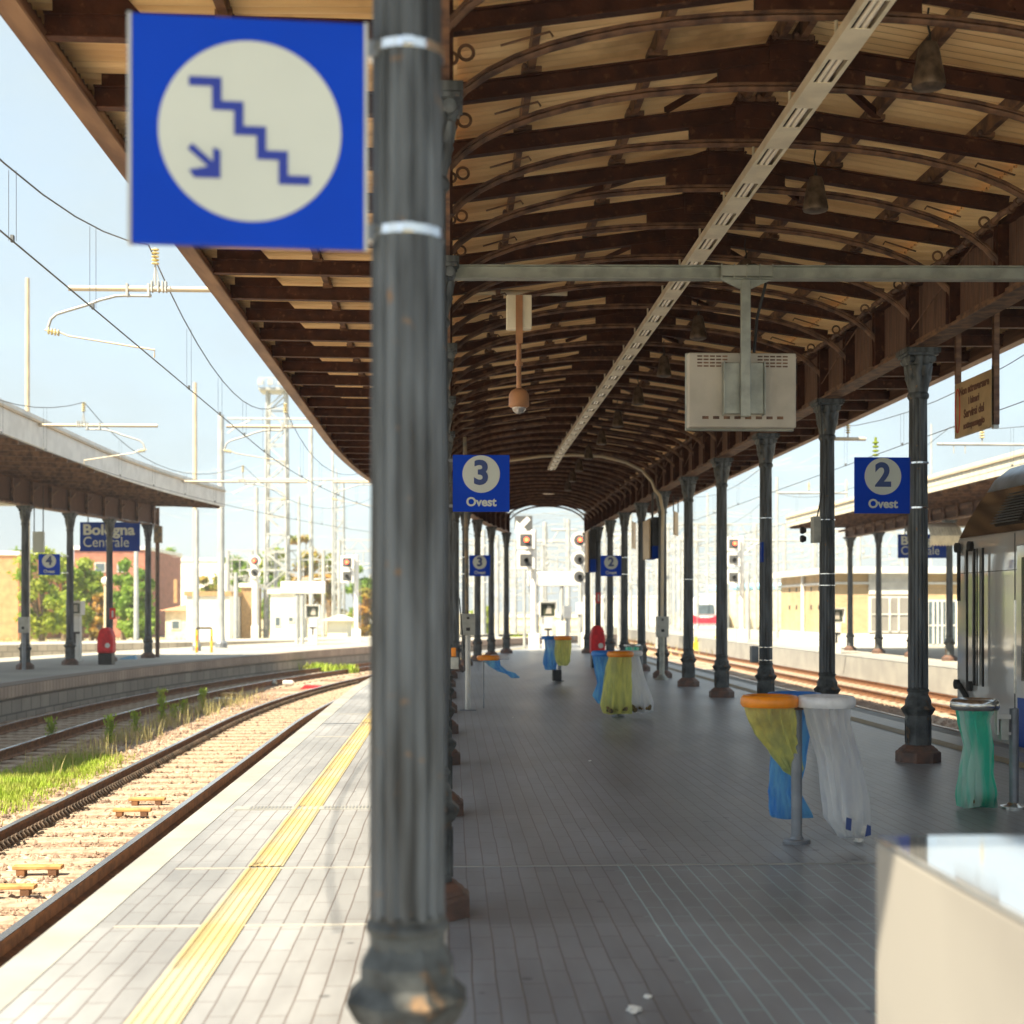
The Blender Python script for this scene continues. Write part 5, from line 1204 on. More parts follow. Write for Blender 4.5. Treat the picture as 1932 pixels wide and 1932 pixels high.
# ================================================================== SIGNALS
def signal(label, u, vs, d, w, kind, lit=0, base_u=None, base_z=-.9, post_w=None, post=True, red=0):
    X, Y, _ = at(u, d, z=0); hw = w / FPX * d / 2
    t = thing('railway_signal', label, 'signal', (X, Y, base_z), 'white framed railway signals')
    zs = [zz(v, d) for v in vs]
    for i, z in enumerate(zs):
        if kind == 'square':
            hd = obj('head', MB().bx(X - hw, X + hw, Y, Y + .18, z - hw, z + hw), 'panel_white', t, bevel=.02)
            obj('face', MB().bx(X - hw * .66, X + hw * .66, Y - .01, Y - .001, z - hw * .66, z + hw * .66), 'signal_grey', hd)
        else:
            m_ = disc(MB(), X, Y + .09, z, hw, 32, .09); hd = obj('head', m_, 'panel_white', t)
            obj('face', disc(MB(), X, Y - .006, z, hw * .66, 28, .004), 'signal_grey', hd)
        k = hw * .24
        obj('hood', MB().tube([(X, Y - .012, z), (X, Y - .30, z - .0)], [k, k], 14, cap=False).tube([(X, Y - .012, z), (X, Y - .30, z)], [k * .86, k * .86], 14, cap=False), 'black', hd)
        obj('lamp', disc(MB(), X, Y - (.31 if i == red else .05), z, k * 1.02, 20, .008), 'lens_red' if i == red else 'lens_dark', hd)
    pw = (post_w or w * .34) / FPX * d / 2; px = X if base_u is None else at(base_u, d, z=0)[0]
    if post:
        obj('mast', MB().tube([(px, Y + .3, base_z), (px, Y + .3, zs[0] + hw * (.2 if base_u is None else 1.2))], pw, 14), 'panel_white', t, smooth=40)
        if base_u is not None: obj('arm', MB().bx(min(px, X), max(px, X), Y + .19, Y + .28, (zs[0] + zs[-1]) / 2 - .05, (zs[0] + zs[-1]) / 2 + .05), 'panel_white', t)
        obj('cabinet', MB().bx(px - .22, px + .22, Y + .0, Y + .25, base_z + .4, base_z + 1.5), 'panel_white', t, bevel=.03)
        lad = MB()
        for k in range(10): lad.bx(px - .16, px + .16, Y + .5, Y + .53, base_z + .3 + k * .35, base_z + .33 + k * .35)
        lad.bx(px - .19, px - .16, Y + .49, Y + .54, base_z, base_z + 3.9).bx(px + .16, px + .19, Y + .49, Y + .54, base_z, base_z + 3.9)
        obj('ladder', lad, 'mast_white', t)
    return t
signal('two square signal heads, red lit on top, left of centre under the arch', 992.5, (1019, 1057), 55, 34, 'square', post=True, base_u=1008, base_z=-.9)
signal('round signal heads with red light beside the far right column', 1093, (1019, 1055, 1088), 57, 31, 'round', base_u=1107)
signal('three square signal heads with red light between two right columns', 1384, (1026, 1056, 1089), 66, 26, 'square', base_u=1402)
signal('two round signal heads on a thick white mast left of the lattice tower base', 480.5, (1058, 1080), 80, 22, 'round', post_w=13)
signal('two square signal heads beside the big column on the left', 655, (1061, 1087), 66, 25, 'square', base_u=672)
# arrow board above the centre signal
X, Y, Z = at(985, 55.8, v=992)
t = thing('arrow_board', 'grey board with a white diagonal arrow above the centre signal', 'sign', (X, Y, Z))
obj('panel', MB().bx(X - .30, X + .42, Y - .02, Y + .02, Z - .28, Z + .40), 'signal_grey', t)
obj('arrow_symbol', MB().prism([(X - .3, Z - .3), (X - .24, Z + .22), (X - .10, Z + .08), (X + .2, Z + .38), (X + .34, Z + .24), (X + .06, Z - .06), (X + .2, Z - .18)], Y - .03, Y - .022), 'panel_white', t)
obj('post', MB().tube([(X + .1, Y + .06, -.9), (X + .1, Y + .06, Z)], .06, 8), 'mast_white', t)

def board(label, u0, u1, v0, v1, d, posts, name='white_board', m='panel_white', base=-.9, dep=.15):
    X0, Y_, Z1 = at(u0, d, v=v0); X1, _, Z0 = at(u1, d, v=v1)
    t = thing(name, label, 'board', ((X0 + X1) / 2, Y_, base)); obj('panel', MB().bx(X0, X1, Y_ - dep, Y_ + dep, Z0, Z1), m, t, bevel=.04)
    for u in posts:
        x = at(u, d, z=0)[0]; obj('post', MB().tube([(x, Y_, base), (x, Y_, Z0)], .09, 10), 'mast_white', t)
    return t
board('long white board on a grey post left of the big column', 530, 614, 1097, 1120, 62, (570, 560), base=0)
board('very wide white board below the centre signals', 996, 1092, 1079, 1106, 58, (1012, 1060))
board('small white cabinet on legs left of the centre monitor', 1006, 1021, 1138, 1160, 57, (1013,), name='white_cabinet')
board('small white cabinet on legs right of the centre monitor', 1063, 1078, 1143, 1166, 57, (1070,), name='white_cabinet')
board('pale cabinet near the far end of the right columns', 1087, 1101, 1137, 1160, 60, (1094,), name='white_cabinet')
board('low white cabinet at the far right of centre', 1050, 1068, 1172, 1212, 53, (1058,), name='white_cabinet')

# ================================================================== CATENARY
def cat_arm(label, u_reg, d, mirror=1, tube_l=1.0, tube_r=4.6, ztube=5.38, mast=None, m='tube_tan', fx=None):
    """horizontal tube, insulator with messenger clamp, curved registration arm"""
    X, Y, _ = at(u_reg, d, z=0) if fx is None else (fx, d, 0)
    zc = 4.57
    t = thing('catenary_arm', label, 'catenary arm', (X, Y, zc), 'catenary support arms'); s = mirror
    P = lambda a, b: (X + s * (a - 291) / 159., Y, zc + (676 - b) / 159.)
    obj('tube', MB().tube([(X - s * tube_l, Y, ztube), (X + s * tube_r, Y, ztube)], .034, 12), m, t, smooth=40)
    obj('steady_pipe', MB().tube([P(286, 560), P(235, 560), P(220, 561), P(190, 569), P(165, 579), P(135, 588), P(110, 596), P(99, 606), P(92, 628)], .018, 8), 'mast_white', t, smooth=60)
    ins = MB()
    for k in range(4): ins.lathe([(.012, -.012), (.04, -.006), (.04, .006), (.012, .012)], 16, c=P(95 + k * 6, 628 + k), axis='x')
    for k in range(5): ins.lathe([(.015, -.016), (.045, -.006), (.045, .006), (.015, .016)], 16, c=P(293, 473 + k * 6.5))
    obj('insulator', ins, 'insul_cream', t, smooth=30)
    obj('registration_rod', MB().tube([P(88, 626), P(115, 630), P(132, 637), P(292, 662), P(291, 676)], .011, 6), 'tube_tan', t)
    hw_ = MB().tube([P(293, 545), P(293, 470)], .014, 6).tube([P(287, 545), P(292, 510)], .006, 5).tube([P(302, 545), P(295, 510)], .006, 5)
    for a in (241, 281): hw_.bx(*sorted((P(a - 2, 0)[0], P(a + 2, 0)[0])), Y - .04, Y + .04, P(0, 562)[2], P(0, 538)[2])
    for a in (287, 299, 307, 313): hw_.bx(*sorted((P(a - 1.2, 0)[0], P(a + 1.2, 0)[0])), Y - .045, Y + .045, P(0, 553)[2], P(0, 533)[2])
    obj('clamp', hw_, 'mast_white', t)
    if mast is not None:
        mx, mz0, mz1 = mast; obj('mast', MB().tube([(mx, Y, mz0), (mx, Y, mz1)], [.13, .09], 12), 'mast_white', t, smooth=40)
    return (X, Y)
a1 = cat_arm('large catenary arm with curved pipe above the nearest left track', 291, 16.35, tube_r=4.9, mast=(1.2, 5.75, 7.6))
a2 = cat_arm('catenary arm second along the nearest left track, by the lattice tower', 0, 28.9, fx=T1(28.9) + .15, tube_l=1.2, tube_r=4.8, mast=(1.2, 5.75, 8))
a3 = cat_arm('catenary arm third along the nearest left track, tiny', 0, 41.5, fx=T1(41.5) + .1, tube_l=1.2, tube_r=4.5, mast=(1.6, 5.75, 8))
b2 = cat_arm('catenary arm reaching from behind the left canopy roof', 0, 28.9, mirror=-1, fx=T2(28.9) - .1, tube_l=1.5, tube_r=4.4, mast=(-11.9, 5.6, 8))
b3 = cat_arm('catenary arm of the second track just past the left canopy end', 0, 41.5, mirror=-1, fx=T2(41.5) - .1, tube_l=1.9, tube_r=2.0)
def wire_run(label, pts, sup, z_c=4.57, z_m=5.86, sag=.75, r=.008):
    """contact wire, sagging messenger and droppers; pts = function y -> x, sup = support distances"""
    t = thing('overhead_line', label, 'overhead wires', (pts(sup[0]), sup[0], z_c))
    cw = MB(); mw = MB(); dr = MB()
    y = sup[0]; A_ = []; B_ = []
    while y <= sup[-1] + .01:
        A_.append((pts(y), y, z_c)); y += 1.0
    cw.tube(A_, r, 5)
    for a, b in zip(sup[:-1], sup[1:]):
        B_ = []
        for k in range(13):
            f = k / 12; yy = a + (b - a) * f; B_.append((pts(yy), yy, z_m - sag * 4 * f * (1 - f)))
        mw.tube(B_, r, 5)
        for f in (.2, .4, .6, .8):
            yy = a + (b - a) * f; zt_ = z_m - sag * 4 * f * (1 - f)
            dr = MB()
            for e in (-.03, .03): dr.tube([(pts(yy) + e, yy, z_c), (pts(yy) + e, yy, zt_)], .0025, 4)
            dr.bx(pts(yy) - .012, pts(yy) + .012, yy - .02, yy + .02, z_c - .01, z_c + .045); obj('dropper', dr, 'wire', t)
    obj('contact_wire', cw, 'wire', t); obj('messenger_wire', mw, 'wire', t)
wire_run('overhead wires crossing the sky above the nearest left track', lambda y: T1(y) + .12, [3.8, 16.35, 28.9, 41.5, 54, 66])
wire_run('overhead wires above the second left track', lambda y: T2(y) - .1, [3.8, 16.35, 28.9, 41.5, 54, 66])
wire_run('overhead wires above the track beside the train', lambda y: 8.2, [14, 32, 50, 68, 86])
wire_run('overhead wires above the right far track', lambda y: 11.72, [14, 32, 50, 68, 86])
# right-hand arms
for (u, v, d, lb, ul, ur) in ((1575, 828, 0, 'tan catenary tube above the second right column', 1573, 1634), (1850, 838, 0, 'thin catenary tube at the right edge above the train', 1768, 1960), (1500, 930, 0, 'white catenary tube beside the third right column', 1467, 1600)):
    d = {828: 26.0, 838: 24.0, 930: 44.0}[v]; Xa, Ya, Za = at(ul, d, v=v); Xb, _, _ = at(ur, d, v=v)
    t = thing('catenary_arm', lb, 'catenary arm', (Xa, Ya, Za), 'catenary support arms')
    obj('tube', MB().tube([(Xa, Ya, Za), (Xb, Ya, Za + .0)], .035 if v != 838 else .025, 10), 'tube_tan' if v == 828 else 'mast_white', t)
    xm = Xa + (Xb - Xa) * .45
    ins = MB()
    for k in range(5): ins.lathe([(.015, -.016), (.045, -.006), (.045, .006), (.015, .016)], 14, c=(xm, Ya, Za + .12 + k * .045))
    obj('insulator', ins, 'insul_cream', t); obj('clamp', MB().tube([(xm, Ya, Za), (xm, Ya, Za + .4)], .012, 6).tube([(xm - .3, Ya, Za - .02), (xm - .3, Ya, Za - .16)], .01, 6).tube([(xm - .5, Ya, Za - .02), (xm - .5, Ya, Za - .16)], .01, 6), 'mast_white', t)
X, Y, Z = at(1652, 30, v=900)
t = thing('insulator_post', 'short green insulator post above the platform 2 sign', 'insulator', (X, Y, Z)); ip = MB().tube([(X, Y, 5.15), (X, Y, zz(825, 30))], .03, 8)
for k in range(5): ip.lathe([(.02, -.03), (.07, -.01), (.07, .01), (.02, .03)], 12, c=(X, Y, zz(835, 30) - k * .09))
obj('insulator', ip, 'leaf_yellow', t)

# masts
def mast(label, u, v_top, d, w, m='mast_white', base_z=-.9, arms=(), cap=False, taper=.8):
    X, Y, _ = at(u, d, z=0); r = w / FPX * d / 2; zt_ = zz(v_top, d)
    t = thing('mast', label, 'mast', (X, Y, base_z), 'catenary masts around the station throat')
    obj('pole', MB().tube([(X, Y, base_z), (X, Y, base_z + 1.2), (X, Y, zt_)], [r * 1.15, r, r * taper], 12), m, t, smooth=40)
    obj('foot', MB().lathe([(r * 1.7, base_z), (r * 1.7, base_z + .2), (r * 1.25, base_z + .3)], 12, c=(X, Y, 0)), 'pole_grey', t)
    for (v, ul, ur) in arms:
        z = zz(v, d); xa = at(ul, d, z=0)[0]; xb = at(ur, d, z=0)[0]
        am = MB().tube([(xa, Y, z), (xb, Y, z)], .045 * d / 60, 8).tube([((xa + xb) / 2, Y, z), ((xa + xb) / 2, Y, z + .8)], .03 * d / 60, 6)
        am.tube([(xa + (xb - xa) * .3, Y, z), (xa + (xb - xa) * .1, Y, z - .5), (xa, Y, z - .9)], .03 * d / 60, 6)
        obj('arm', am, m, t)
    return t
MS = [('tan topped mast rising behind the left canopy roof', 52, 525, 48, 10, 'mast_tan', -.9, ()),
      ('tan mast behind the right end of the left canopy', 368, 722, 62, 9, 'mast_tan', -.9, ()),
      ('thick white mast standing on the left platform end', 417, 783, 56, 14, 'mast_white', 0, ()),
      ('white lamp post with a spike top left of the thick mast', 371, 962, 52, 10, 'mast_white', 0, ()),
      ('white mast above the round signal heads', 484, 920, 84, 9, 'mast_white', -.9, ((790, 430, 590),)),
      ('slim white mast right of the lattice tower', 564, 935, 95, 6, 'mast_white', -.9, ()),
      ('tall white mast between the tower and the big column', 587, 806, 88, 9, 'mast_white', -.9, ((905, 440, 690),)),
      ('grey steel mast nearest the big column on its left', 628, 850, 92, 5, 'mast_white', -.9, ((905, 590, 680),)),
      ('white post under the station name board', 257, 1035, 70, 10, 'mast_white', -.9, ()),
      ('pale globe-topped post left of the fire notice column', 199, 1100, 75, 7, 'mast_tan', -.9, ()),
      ('far thin mast left of the lattice tower', 445, 1080, 75, 9, 'mast_white', -.9, ()),
      ('white mast behind the left far columns', 912, 1000, 85, 11, 'mast_white', -.9, ()),
      ('white mast between the two last left columns', 938, 1010, 78, 9, 'mast_white', -.9, ()),
      ('white mast just inside the arch at left', 972, 1020, 90, 8, 'mast_white', -.9, ()),
      ('white mast left of the middle in the arch', 1028, 985, 95, 10, 'mast_white', -.9, ((1022, 985, 1080),)),
      ('white mast right of the middle in the arch', 1072, 980, 90, 10, 'mast_white', -.9, ((1000, 1040, 1090),)),
      ('tall pale mast between far right columns', 1141, 985, 100, 7, 'mast_white', -.9, ((1000, 1110, 1200),)),
      ('pale mast right of the small platform 2 sign', 1190, 960, 110, 7, 'mast_white', -.9, ((1010, 1150, 1230),)),
      ('pale mast beside the pipe column', 1222, 1075, 105, 7, 'mast_white', -.9, ()),
      ('pale mast left of the fourth right column', 1272, 975, 105, 6, 'mast_white', -.9, ((1020, 1260, 1330),)),
      ('pale mast between fourth and third right columns', 1335, 930, 120, 5, 'mast_white', -.9, ((990, 1300, 1380),)),
      ('white mast carrying cabinets behind the square signal', 1411, 1085, 70, 9, 'mast_white', -.9, ()),
      ('thin pale mast left of the yellow building', 1466, 900, 75, 6, 'mast_white', -.9, ((1020, 1400, 1520),)),
      ('thin pale mast above the yellow building', 1535, 960, 95, 6, 'mast_white', 2, ()),
      ('thin pale mast far behind the second right column', 1597, 905, 95, 6, 'mast_white', 2, ((1000, 1560, 1690),)),
      ('grey far mast high above the platform 2 sign', 1757, 800, 60, 4, 'mast_white', 2, ())]
for (lb, u, vt, d, w, m, bz, arms) in MS: mast(lb, u, vt, d, w, m, bz, arms)
X, Y, Z = at(199, 75, v=1096); tag(obj('globe_lamp', MB().ball((X, Y, Z), .22, 10), 'panel_white', smooth=80), 'white globe lamp on the pale post behind the left canopy', 'lamp')

# lattice tower with platform
def lattice(mb, x0, y0, x1, y1, z0, z1, wid, n, r):
    for s in (-1, 1):
        for q in (-1, 1): mb.beam((x0 + s * wid, y0 + q * wid, z0), (x1 + s * wid * .8, y1 + q * wid * .8, z1), r, r)
    for k in range(n):
        f0, f1 = k / n, (k + 1) / n; za, zb = z0 + (z1 - z0) * f0, z0 + (z1 - z0) * f1; wa, wb = wid * (1 - .2 * f0), wid * (1 - .2 * f1)
        s = 1 if k % 2 else -1
        for q in (-1, 1):
            mb.beam((x0 - s * wa, y0 + q * wa, za), (x0 + s * wb, y0 + q * wb, zb), r * .7, r * .7); mb.beam((x0 + q * wa, y0 - s * wa, za), (x0 + q * wb, y0 + s * wb, zb), r * .7, r * .7)
            mb.beam((x0 - wa, y0 + q * wa, za), (x0 + wa, y0 + q * wa, za), r * .7, r * .7)
X, Y, Zt = at(523, 105, v=740)
t = thing('lattice_tower', 'tall white lattice floodlight tower with a railed top platform', 'tower', (X, Y, -.9))
lm = MB(); lattice(lm, X, Y, X, Y, -.9, Zt, .85, 14, .14); obj('lattice_shaft', lm, 'mast_white', t)
obj('top_platform', MB().bx(X - 1.25, X + 1.25, Y - 1.2, Y + 1.2, Zt, Zt + .18), 'mast_white', t)
rl_ = MB()
for k in range(7): rl_.bx(X - 1.25 + k * .41, X - 1.21 + k * .41, Y - 1.2, Y - 1.15, Zt + .18, Zt + .9)
rl_.bx(X - 1.25, X + 1.25, Y - 1.2, Y - 1.15, Zt + .88, Zt + .94); obj('railing', rl_, 'mast_white', t)
fl_ = MB()
for k in range(4): fl_.bx(X - 1.3 + k * .75, X - .9 + k * .75, Y - 1.4, Y - 1.2, Zt + .35, Zt + .75)
obj('floodlight', fl_, 'mast_white', t)
X, Y, Zt = at(799 * 0 + 641, 100, v=905)
t = thing('lattice_tower', 'slim far lattice mast close to the big column', 'tower', (X, Y, -.9)); lm = MB(); lattice(lm, X, Y, X, Y, -.9, Zt, .35, 16, .07); obj('lattice_shaft', lm, 'mast_white', t)
# catenary portals across the throat
def portal(label, d, ua, ub, v, n=22, hgt=.9, mm='mast_white'):
    Xa, Ya, Z = at(ua, d, v=v); Xb, Yb, _ = at(ub, d, v=v)
    t = thing('gantry', label, 'gantry', (Xa, Ya, -.9), 'lattice gantries over the tracks')
    bm = MB(); a = .07 * d / 80
    bm.beam((Xa, Ya, Z), (Xb, Yb, Z), a, a); bm.beam((Xa, Ya, Z + hgt), (Xb, Yb, Z + hgt), a, a)
    for k in range(n):
        f0, f1 = k / n, (k + 1) / n; p = lambda f: (Xa + (Xb - Xa) * f, Ya + (Yb - Ya) * f)
        z0, z1 = (Z, Z + hgt) if k % 2 else (Z + hgt, Z)
        bm.beam((*p(f0), z0), (*p(f1), z1), a * .7, a * .7)
    obj('lattice_beam', bm, mm, t)
    for k in range(0, n + 1, max(3, n // 5)):
        f = k / n; x, y = Xa + (Xb - Xa) * f, Ya + (Yb - Ya) * f
        obj('leg', MB().tube([(x, y, -.9), (x, y, Z + hgt)], a * 1.6, 8), mm, t)
    dp = MB(); rr = random.Random(int(d))
    for k in range(n):
        f = (k + .5) / n; x, y = Xa + (Xb - Xa) * f, Ya + (Yb - Ya) * f; L = rr.uniform(.5, 1.6)
        dp.tube([(x, y, Z), (x, y, Z - L)], a * .45, 5); dp.tube([(x - .7, y, Z - L), (x + .5, y, Z - L + .15)], a * .45, 5)
        if rr.random() < .5: dp.ball((x, y, Z - L * .5), a * 1.3, 5)
    obj('dropper', dp, mm, t)
portal('white lattice gantry nearest beyond the platform end', 78, 880, 1240, 1052, 20, .7)
portal('white lattice gantry second beyond the platform end', 98, 640, 1300, 1040, 36, .8)
portal('white lattice gantry spanning behind the right columns', 112, 1150, 1480, 1012, 24, 1.0)
portal('pale lattice gantry at the right behind the yellow building', 120, 1290, 1720, 1030, 26, 1.2)
portal('pale lattice gantry far down the throat', 140, 820, 1560, 1075, 60, .8)
portal('farthest pale lattice gantry low over the tracks', 170, 700, 1600, 1098, 70, .9)
portal('pale gantry beside the tower on the left', 105, 430, 640, 1056, 14, .7)
# cross-span wires far away
cw = MB(); rr = random.Random(77)
for k in range(70):
    d = rr.uniform(60, 150); ua = rr.uniform(840, 1350); ub = ua + rr.uniform(60, 260); va = rr.uniform(960, 1120)
    A_ = at(ua, d, v=va); B_ = at(ub, d + rr.uniform(-20, 20), v=va + rr.uniform(-14, 14))
    m_ = tuple((A_[i] + B_[i]) / 2 - (.4 if i == 2 else 0) for i in range(3)); cw.tube([A_, m_, B_], .016 * d / 80, 4)
for k in range(26):
    d = rr.uniform(50, 120); ua = rr.uniform(250, 640); ub = ua + rr.uniform(60, 200); va = rr.uniform(880, 1040)
    A_ = at(ua, d, v=va); B_ = at(ub, d, v=va + rr.uniform(-25, 35)); m_ = tuple((A_[i] + B_[i]) / 2 - (.4 if i == 2 else 0) for i in range(3)); cw.tube([A_, m_, B_], .009 * d / 80, 4)
for k in range(22):
    d = rr.uniform(50, 110); ua = rr.uniform(1340, 1560); ub = ua + rr.uniform(60, 250); va = rr.uniform(860, 1060)
    A_ = at(ua, d, v=va); B_ = at(ub, d, v=va + rr.uniform(-35, 25)); m_ = tuple((A_[i] + B_[i]) / 2 - (.4 if i == 2 else 0) for i in range(3)); cw.tube([A_, m_, B_], .009 * d / 80, 4)
tag(obj('wire_web', cw, 'mast_white'), 'dense web of pale overhead wires above the far tracks', 'overhead wires', kind='stuff')

# ================================================================== BUILDINGS
def house(label, u0, u1, vtop, d, depth, m, name='building', base=-.9, roof=None, win=(), cat='building', trim=None):
    X0, Y_, Z1 = at(u0, d, v=vtop); X1 = at(u1, d, z=0)[0]
    t = thing(name, label, cat, ((X0 + X1) / 2, Y_, base))
    obj('wall', MB().bx(X0, X1, Y_, Y_ + depth, base, Z1), m, t)
    if roof == 'gable':
        obj('roof', MB().prism([(X0 - .4, Z1 - .1), (X1 + .4, Z1 - .1), ((X0 + X1) / 2, Z1 + (X1 - X0) * .22)], Y_ - .4, Y_ + depth), 'tile_roof' if m != 'white_wall' else 'panel_white', t)
    elif roof == 'hip':
        xm = (X0 + X1) / 2; w = (X1 - X0) / 2
        obj('roof', MB().add([(X0 - .4, Y_ - .4, Z1), (X1 + .4, Y_ - .4, Z1), (X1 + .4, Y_ + depth, Z1), (X0 - .4, Y_ + depth, Z1), (xm - w * .3, Y_ + depth / 2, Z1 + w * .45), (xm + w * .3, Y_ + depth / 2, Z1 + w * .45)], [(0, 1, 5, 4), (1, 2, 5), (2, 3, 4, 5), (3, 0, 4), (0, 3, 2, 1)]), 'tile_roof', t)
    else: obj('roof', MB().bx(X0 - .15, X1 + .15, Y_ - .15, Y_ + depth + .1, Z1 + .002, Z1 + .3), trim or 'white_wall', t)
    for (a, b, va, vb) in win:
        xa, _, za = at(a, d, v=va); xb, _, zb = at(b, d, v=vb)
        w_ = obj('window', MB().bx(xa - .08, xb + .08, Y_ - .06, Y_ - .002, zb - .08, za + .08), 'white_paint', t); obj('pane', MB().bx(xa, xb, Y_ - .075, Y_ - .062, zb, za), 'window_dark', w_)
    return t
house('orange building cut by the left frame edge', -60, 33, 1047, 110, 14, 'orange_wall', win=())
house('red brick building behind the trees on the left', 140, 272, 1037, 120, 16, 'red_wall', win=((180, 197, 1063, 1078), (222, 232, 1064, 1078)))
house('long white warehouse behind the left canopy end', 262, 432, 1058, 150, 20, 'white_wall')
house('small house with a tiled hip roof right of the left canopy', 312, 362, 1152, 100, 8, 'cream_wall', roof='hip', win=((325, 338, 1172, 1186),))
house('low white building with a brown top band by the thick mast', 352, 432, 1124, 95, 8, 'white_wall', trim='brown_trim')
house('pale shed with dark doorway left of the long board', 510, 560, 1120, 92, 6, 'white_wall', win=((520, 528, 1165, 1180), (545, 552, 1165, 1172)))
house('white gabled kiosk right of the left monitor cabinet', 618, 655, 1168, 85, 4, 'white_wall', roof='gable')
house('tan building strip behind the white masts on the left', 455, 475, 1108, 100, 5, 'brown_trim')
house('distant pale block at far centre', 960, 1090, 1165, 190, 12, 'cream_wall')
house('distant pale block behind the right columns', 1120, 1240, 1128, 200, 12, 'white_wall')
X, Y, Z = at(315, 100, v=1125); tag(obj('chimney', MB().bx(X - .12, X + .12, Y + 3, Y + 3.3, 2.0, Z + 1.3), 'brown_trim'), 'thin brown flue above the small tiled house', 'chimney')
# yellow brick building on the right platform
XB, YB = 15.9, 57.0
t = thing('station_building', 'flat-roofed yellow brick station building on the right platform', 'building', (19, YB, 0))
HB = 3.05
obj('wall', MB().bx(XB, 34, YB, YB + 9, 0, HB), 'yellow_brick', t)
obj('cornice', MB().bx(XB - .35, 34, YB - .45, YB + 9.3, HB + .002, HB + .28).bx(XB - .12, 34, YB - .15, YB + 9, HB - .45, HB - .35), 'white_paint', t)
obj('plinth', MB().bx(XB - .05, 34, YB - .05, YB + 9, 0, .55), 'white_wall', t)
def bx_at(u0, u1, v0, v1, y, dep=.03):
    d0 = y * cos(YAW) + 0; Xa, Ya, Z1 = at(u0, d0 + .6, v=v0); Xb, _, Z0 = at(u1, d0 + .6, v=v1); return Xa, Xb, Z0, Z1
for (u0, u1, v0, v1, nm, bars) in ((1645, 1712, 1085, 1118, 'shutter', 0), (1645, 1715, 1128, 1190, 'window', 3), (1755, 1806, 1135, 1225, 'window', 5)):
    Xa, Xb, Z0, Z1 = bx_at(u0, u1, v0, v1, YB)
    w_ = obj(nm, MB().bx(Xa - .1, Xb + .1, YB - .09, YB - .003, max(.1, Z0) - .08, Z1 + .08), 'white_paint', t)
    if nm == 'window':
        obj('pane', MB().bx(Xa, Xb, YB - .1, YB - .092, max(.12, Z0), Z1), 'window_dark' if bars == 5 else 'counter_side', w_)
        mb = MB()
        for k in range(1, bars + 1): x = Xa + (Xb - Xa) * k / (bars + 1); mb.bx(x - .04, x + .04, YB - .13, YB - .102, max(.12, Z0), Z1)
        mb.bx(Xa, Xb, YB - .135, YB - .131, (Z0 + Z1) / 2 - .03, (Z0 + Z1) / 2 + .03); obj('bar', mb, 'white_paint', w_)
hl = MB()
for r in range(2):
    for k in range(5): hl.bx(XB - .006, XB + .01, YB + 2 + k * 1.3, YB + 2.25 + k * 1.3, 1.55 + r * .8, 1.75 + r * .8)
obj('vent_hole', hl, 'black', t)
obj('drainpipe', MB().tube([(XB - .1, YB + 4.5, 0), (XB - .1, YB + 4.5, HB)], .09, 8), 'white_paint', t)
# awning beside the right sign
X, Y, Z = at(1778, 40, v=1005)
aw = MB(); rows = []
for k in range(22):
    x = X - .45 + .95 * k / 21; dz = .02 * cos(k * pi); rows.append([(x, Y - .2, Z - .38 + dz), (x, Y - .3, Z - .1 + dz), (x, Y - .1, Z + .15 + dz), (x, Y + .3, Z + .3 + dz)])
aw.grid(rows); ob = obj('awning', aw, 'awning', smooth=30); tag(ob, 'small ribbed cream awning hanging beside the right name board', 'awning')
sol = ob.modifiers.new('thickness', 'SOLIDIFY'); sol.thickness = .02

# distant trains
def far_train(label, u, d, w=3.0, z=-.9, col='train_red', length=40, dx=9):
    X, Y, _ = at(u, d, z=0); h = w / 2
    t = thing('distant_train', label, 'train', (X, Y, z))
    sec = [(-1, .5), (-1.0, 1.9), (-.93, 2.6), (-.75, 3.3), (-.4, 3.7), (.4, 3.7), (.75, 3.3), (.93, 2.6), (1.0, 1.9), (1, .5)]
    rows = []
    for k, (f, s, zz_) in enumerate([(0, .62, .0), (.5, .85, .0), (1.4, .97, 0), (3, 1, 0), (length, 1, 0)]):
        rows.append([(X + a * h * s + dx * f / length, Y + f, z + b * (.78 + .22 * s)) for a, b in sec])
    mb = MB().grid(rows); mb.add(rows[0], [tuple(range(10))]); obj('body', mb, 'train_white', t, smooth=40)
    obj('nose_stripe', MB().prism([(X - h * .62, z + 1.3), (X + h * .62, z + 1.3), (X + h * .66, z + 2.0), (X + h * .3, z + 1.75), (X - h * .3, z + 1.75), (X - h * .66, z + 2.0)], Y - .12, Y - .02), col, t)
    obj('windscreen', MB().prism([(X - h * .5, z + 2.05), (X + h * .5, z + 2.05), (X + h * .45, z + 2.8), (X - h * .45, z + 2.8)], Y - .08, Y - .02), 'window_dark', t)
    obj('buffer', MB().bx(X - h * .7, X - h * .3, Y - .3, Y, z + .5, z + .8).bx(X + h * .3, X + h * .7, Y - .3, Y, z + .5, z + .8), 'yellow_paint', t)
    obj('bogie', MB().bx(X - h * .8 + .5, X + h * .8 + .5, Y + .5, Y + length, z + .05, z + .5), 'black', t)
far_train('white train with a red nose stripe seen between the right columns', 1330, 112, 3.1)
t = thing('distant_wagon', 'pale blue and cream wagon far off beside the yellow building', 'wagon', at(1425, 125, z=-.9))
X, Y, _ = at(1440, 125, z=0)
obj('body', MB().bx(X - 2.5, X + 2.2, Y, Y + 14, -.4, 3.2), 'cream_wall', t); obj('roof', MB().bx(X - 2.6, X + 2.3, Y - .1, Y + 14, 3.21, 3.9), 'haze_blue', t, bevel=.3); obj('bogie', MB().bx(X - 2.2, X + 2, Y, Y + 12, -.9, -.41), 'black', t)

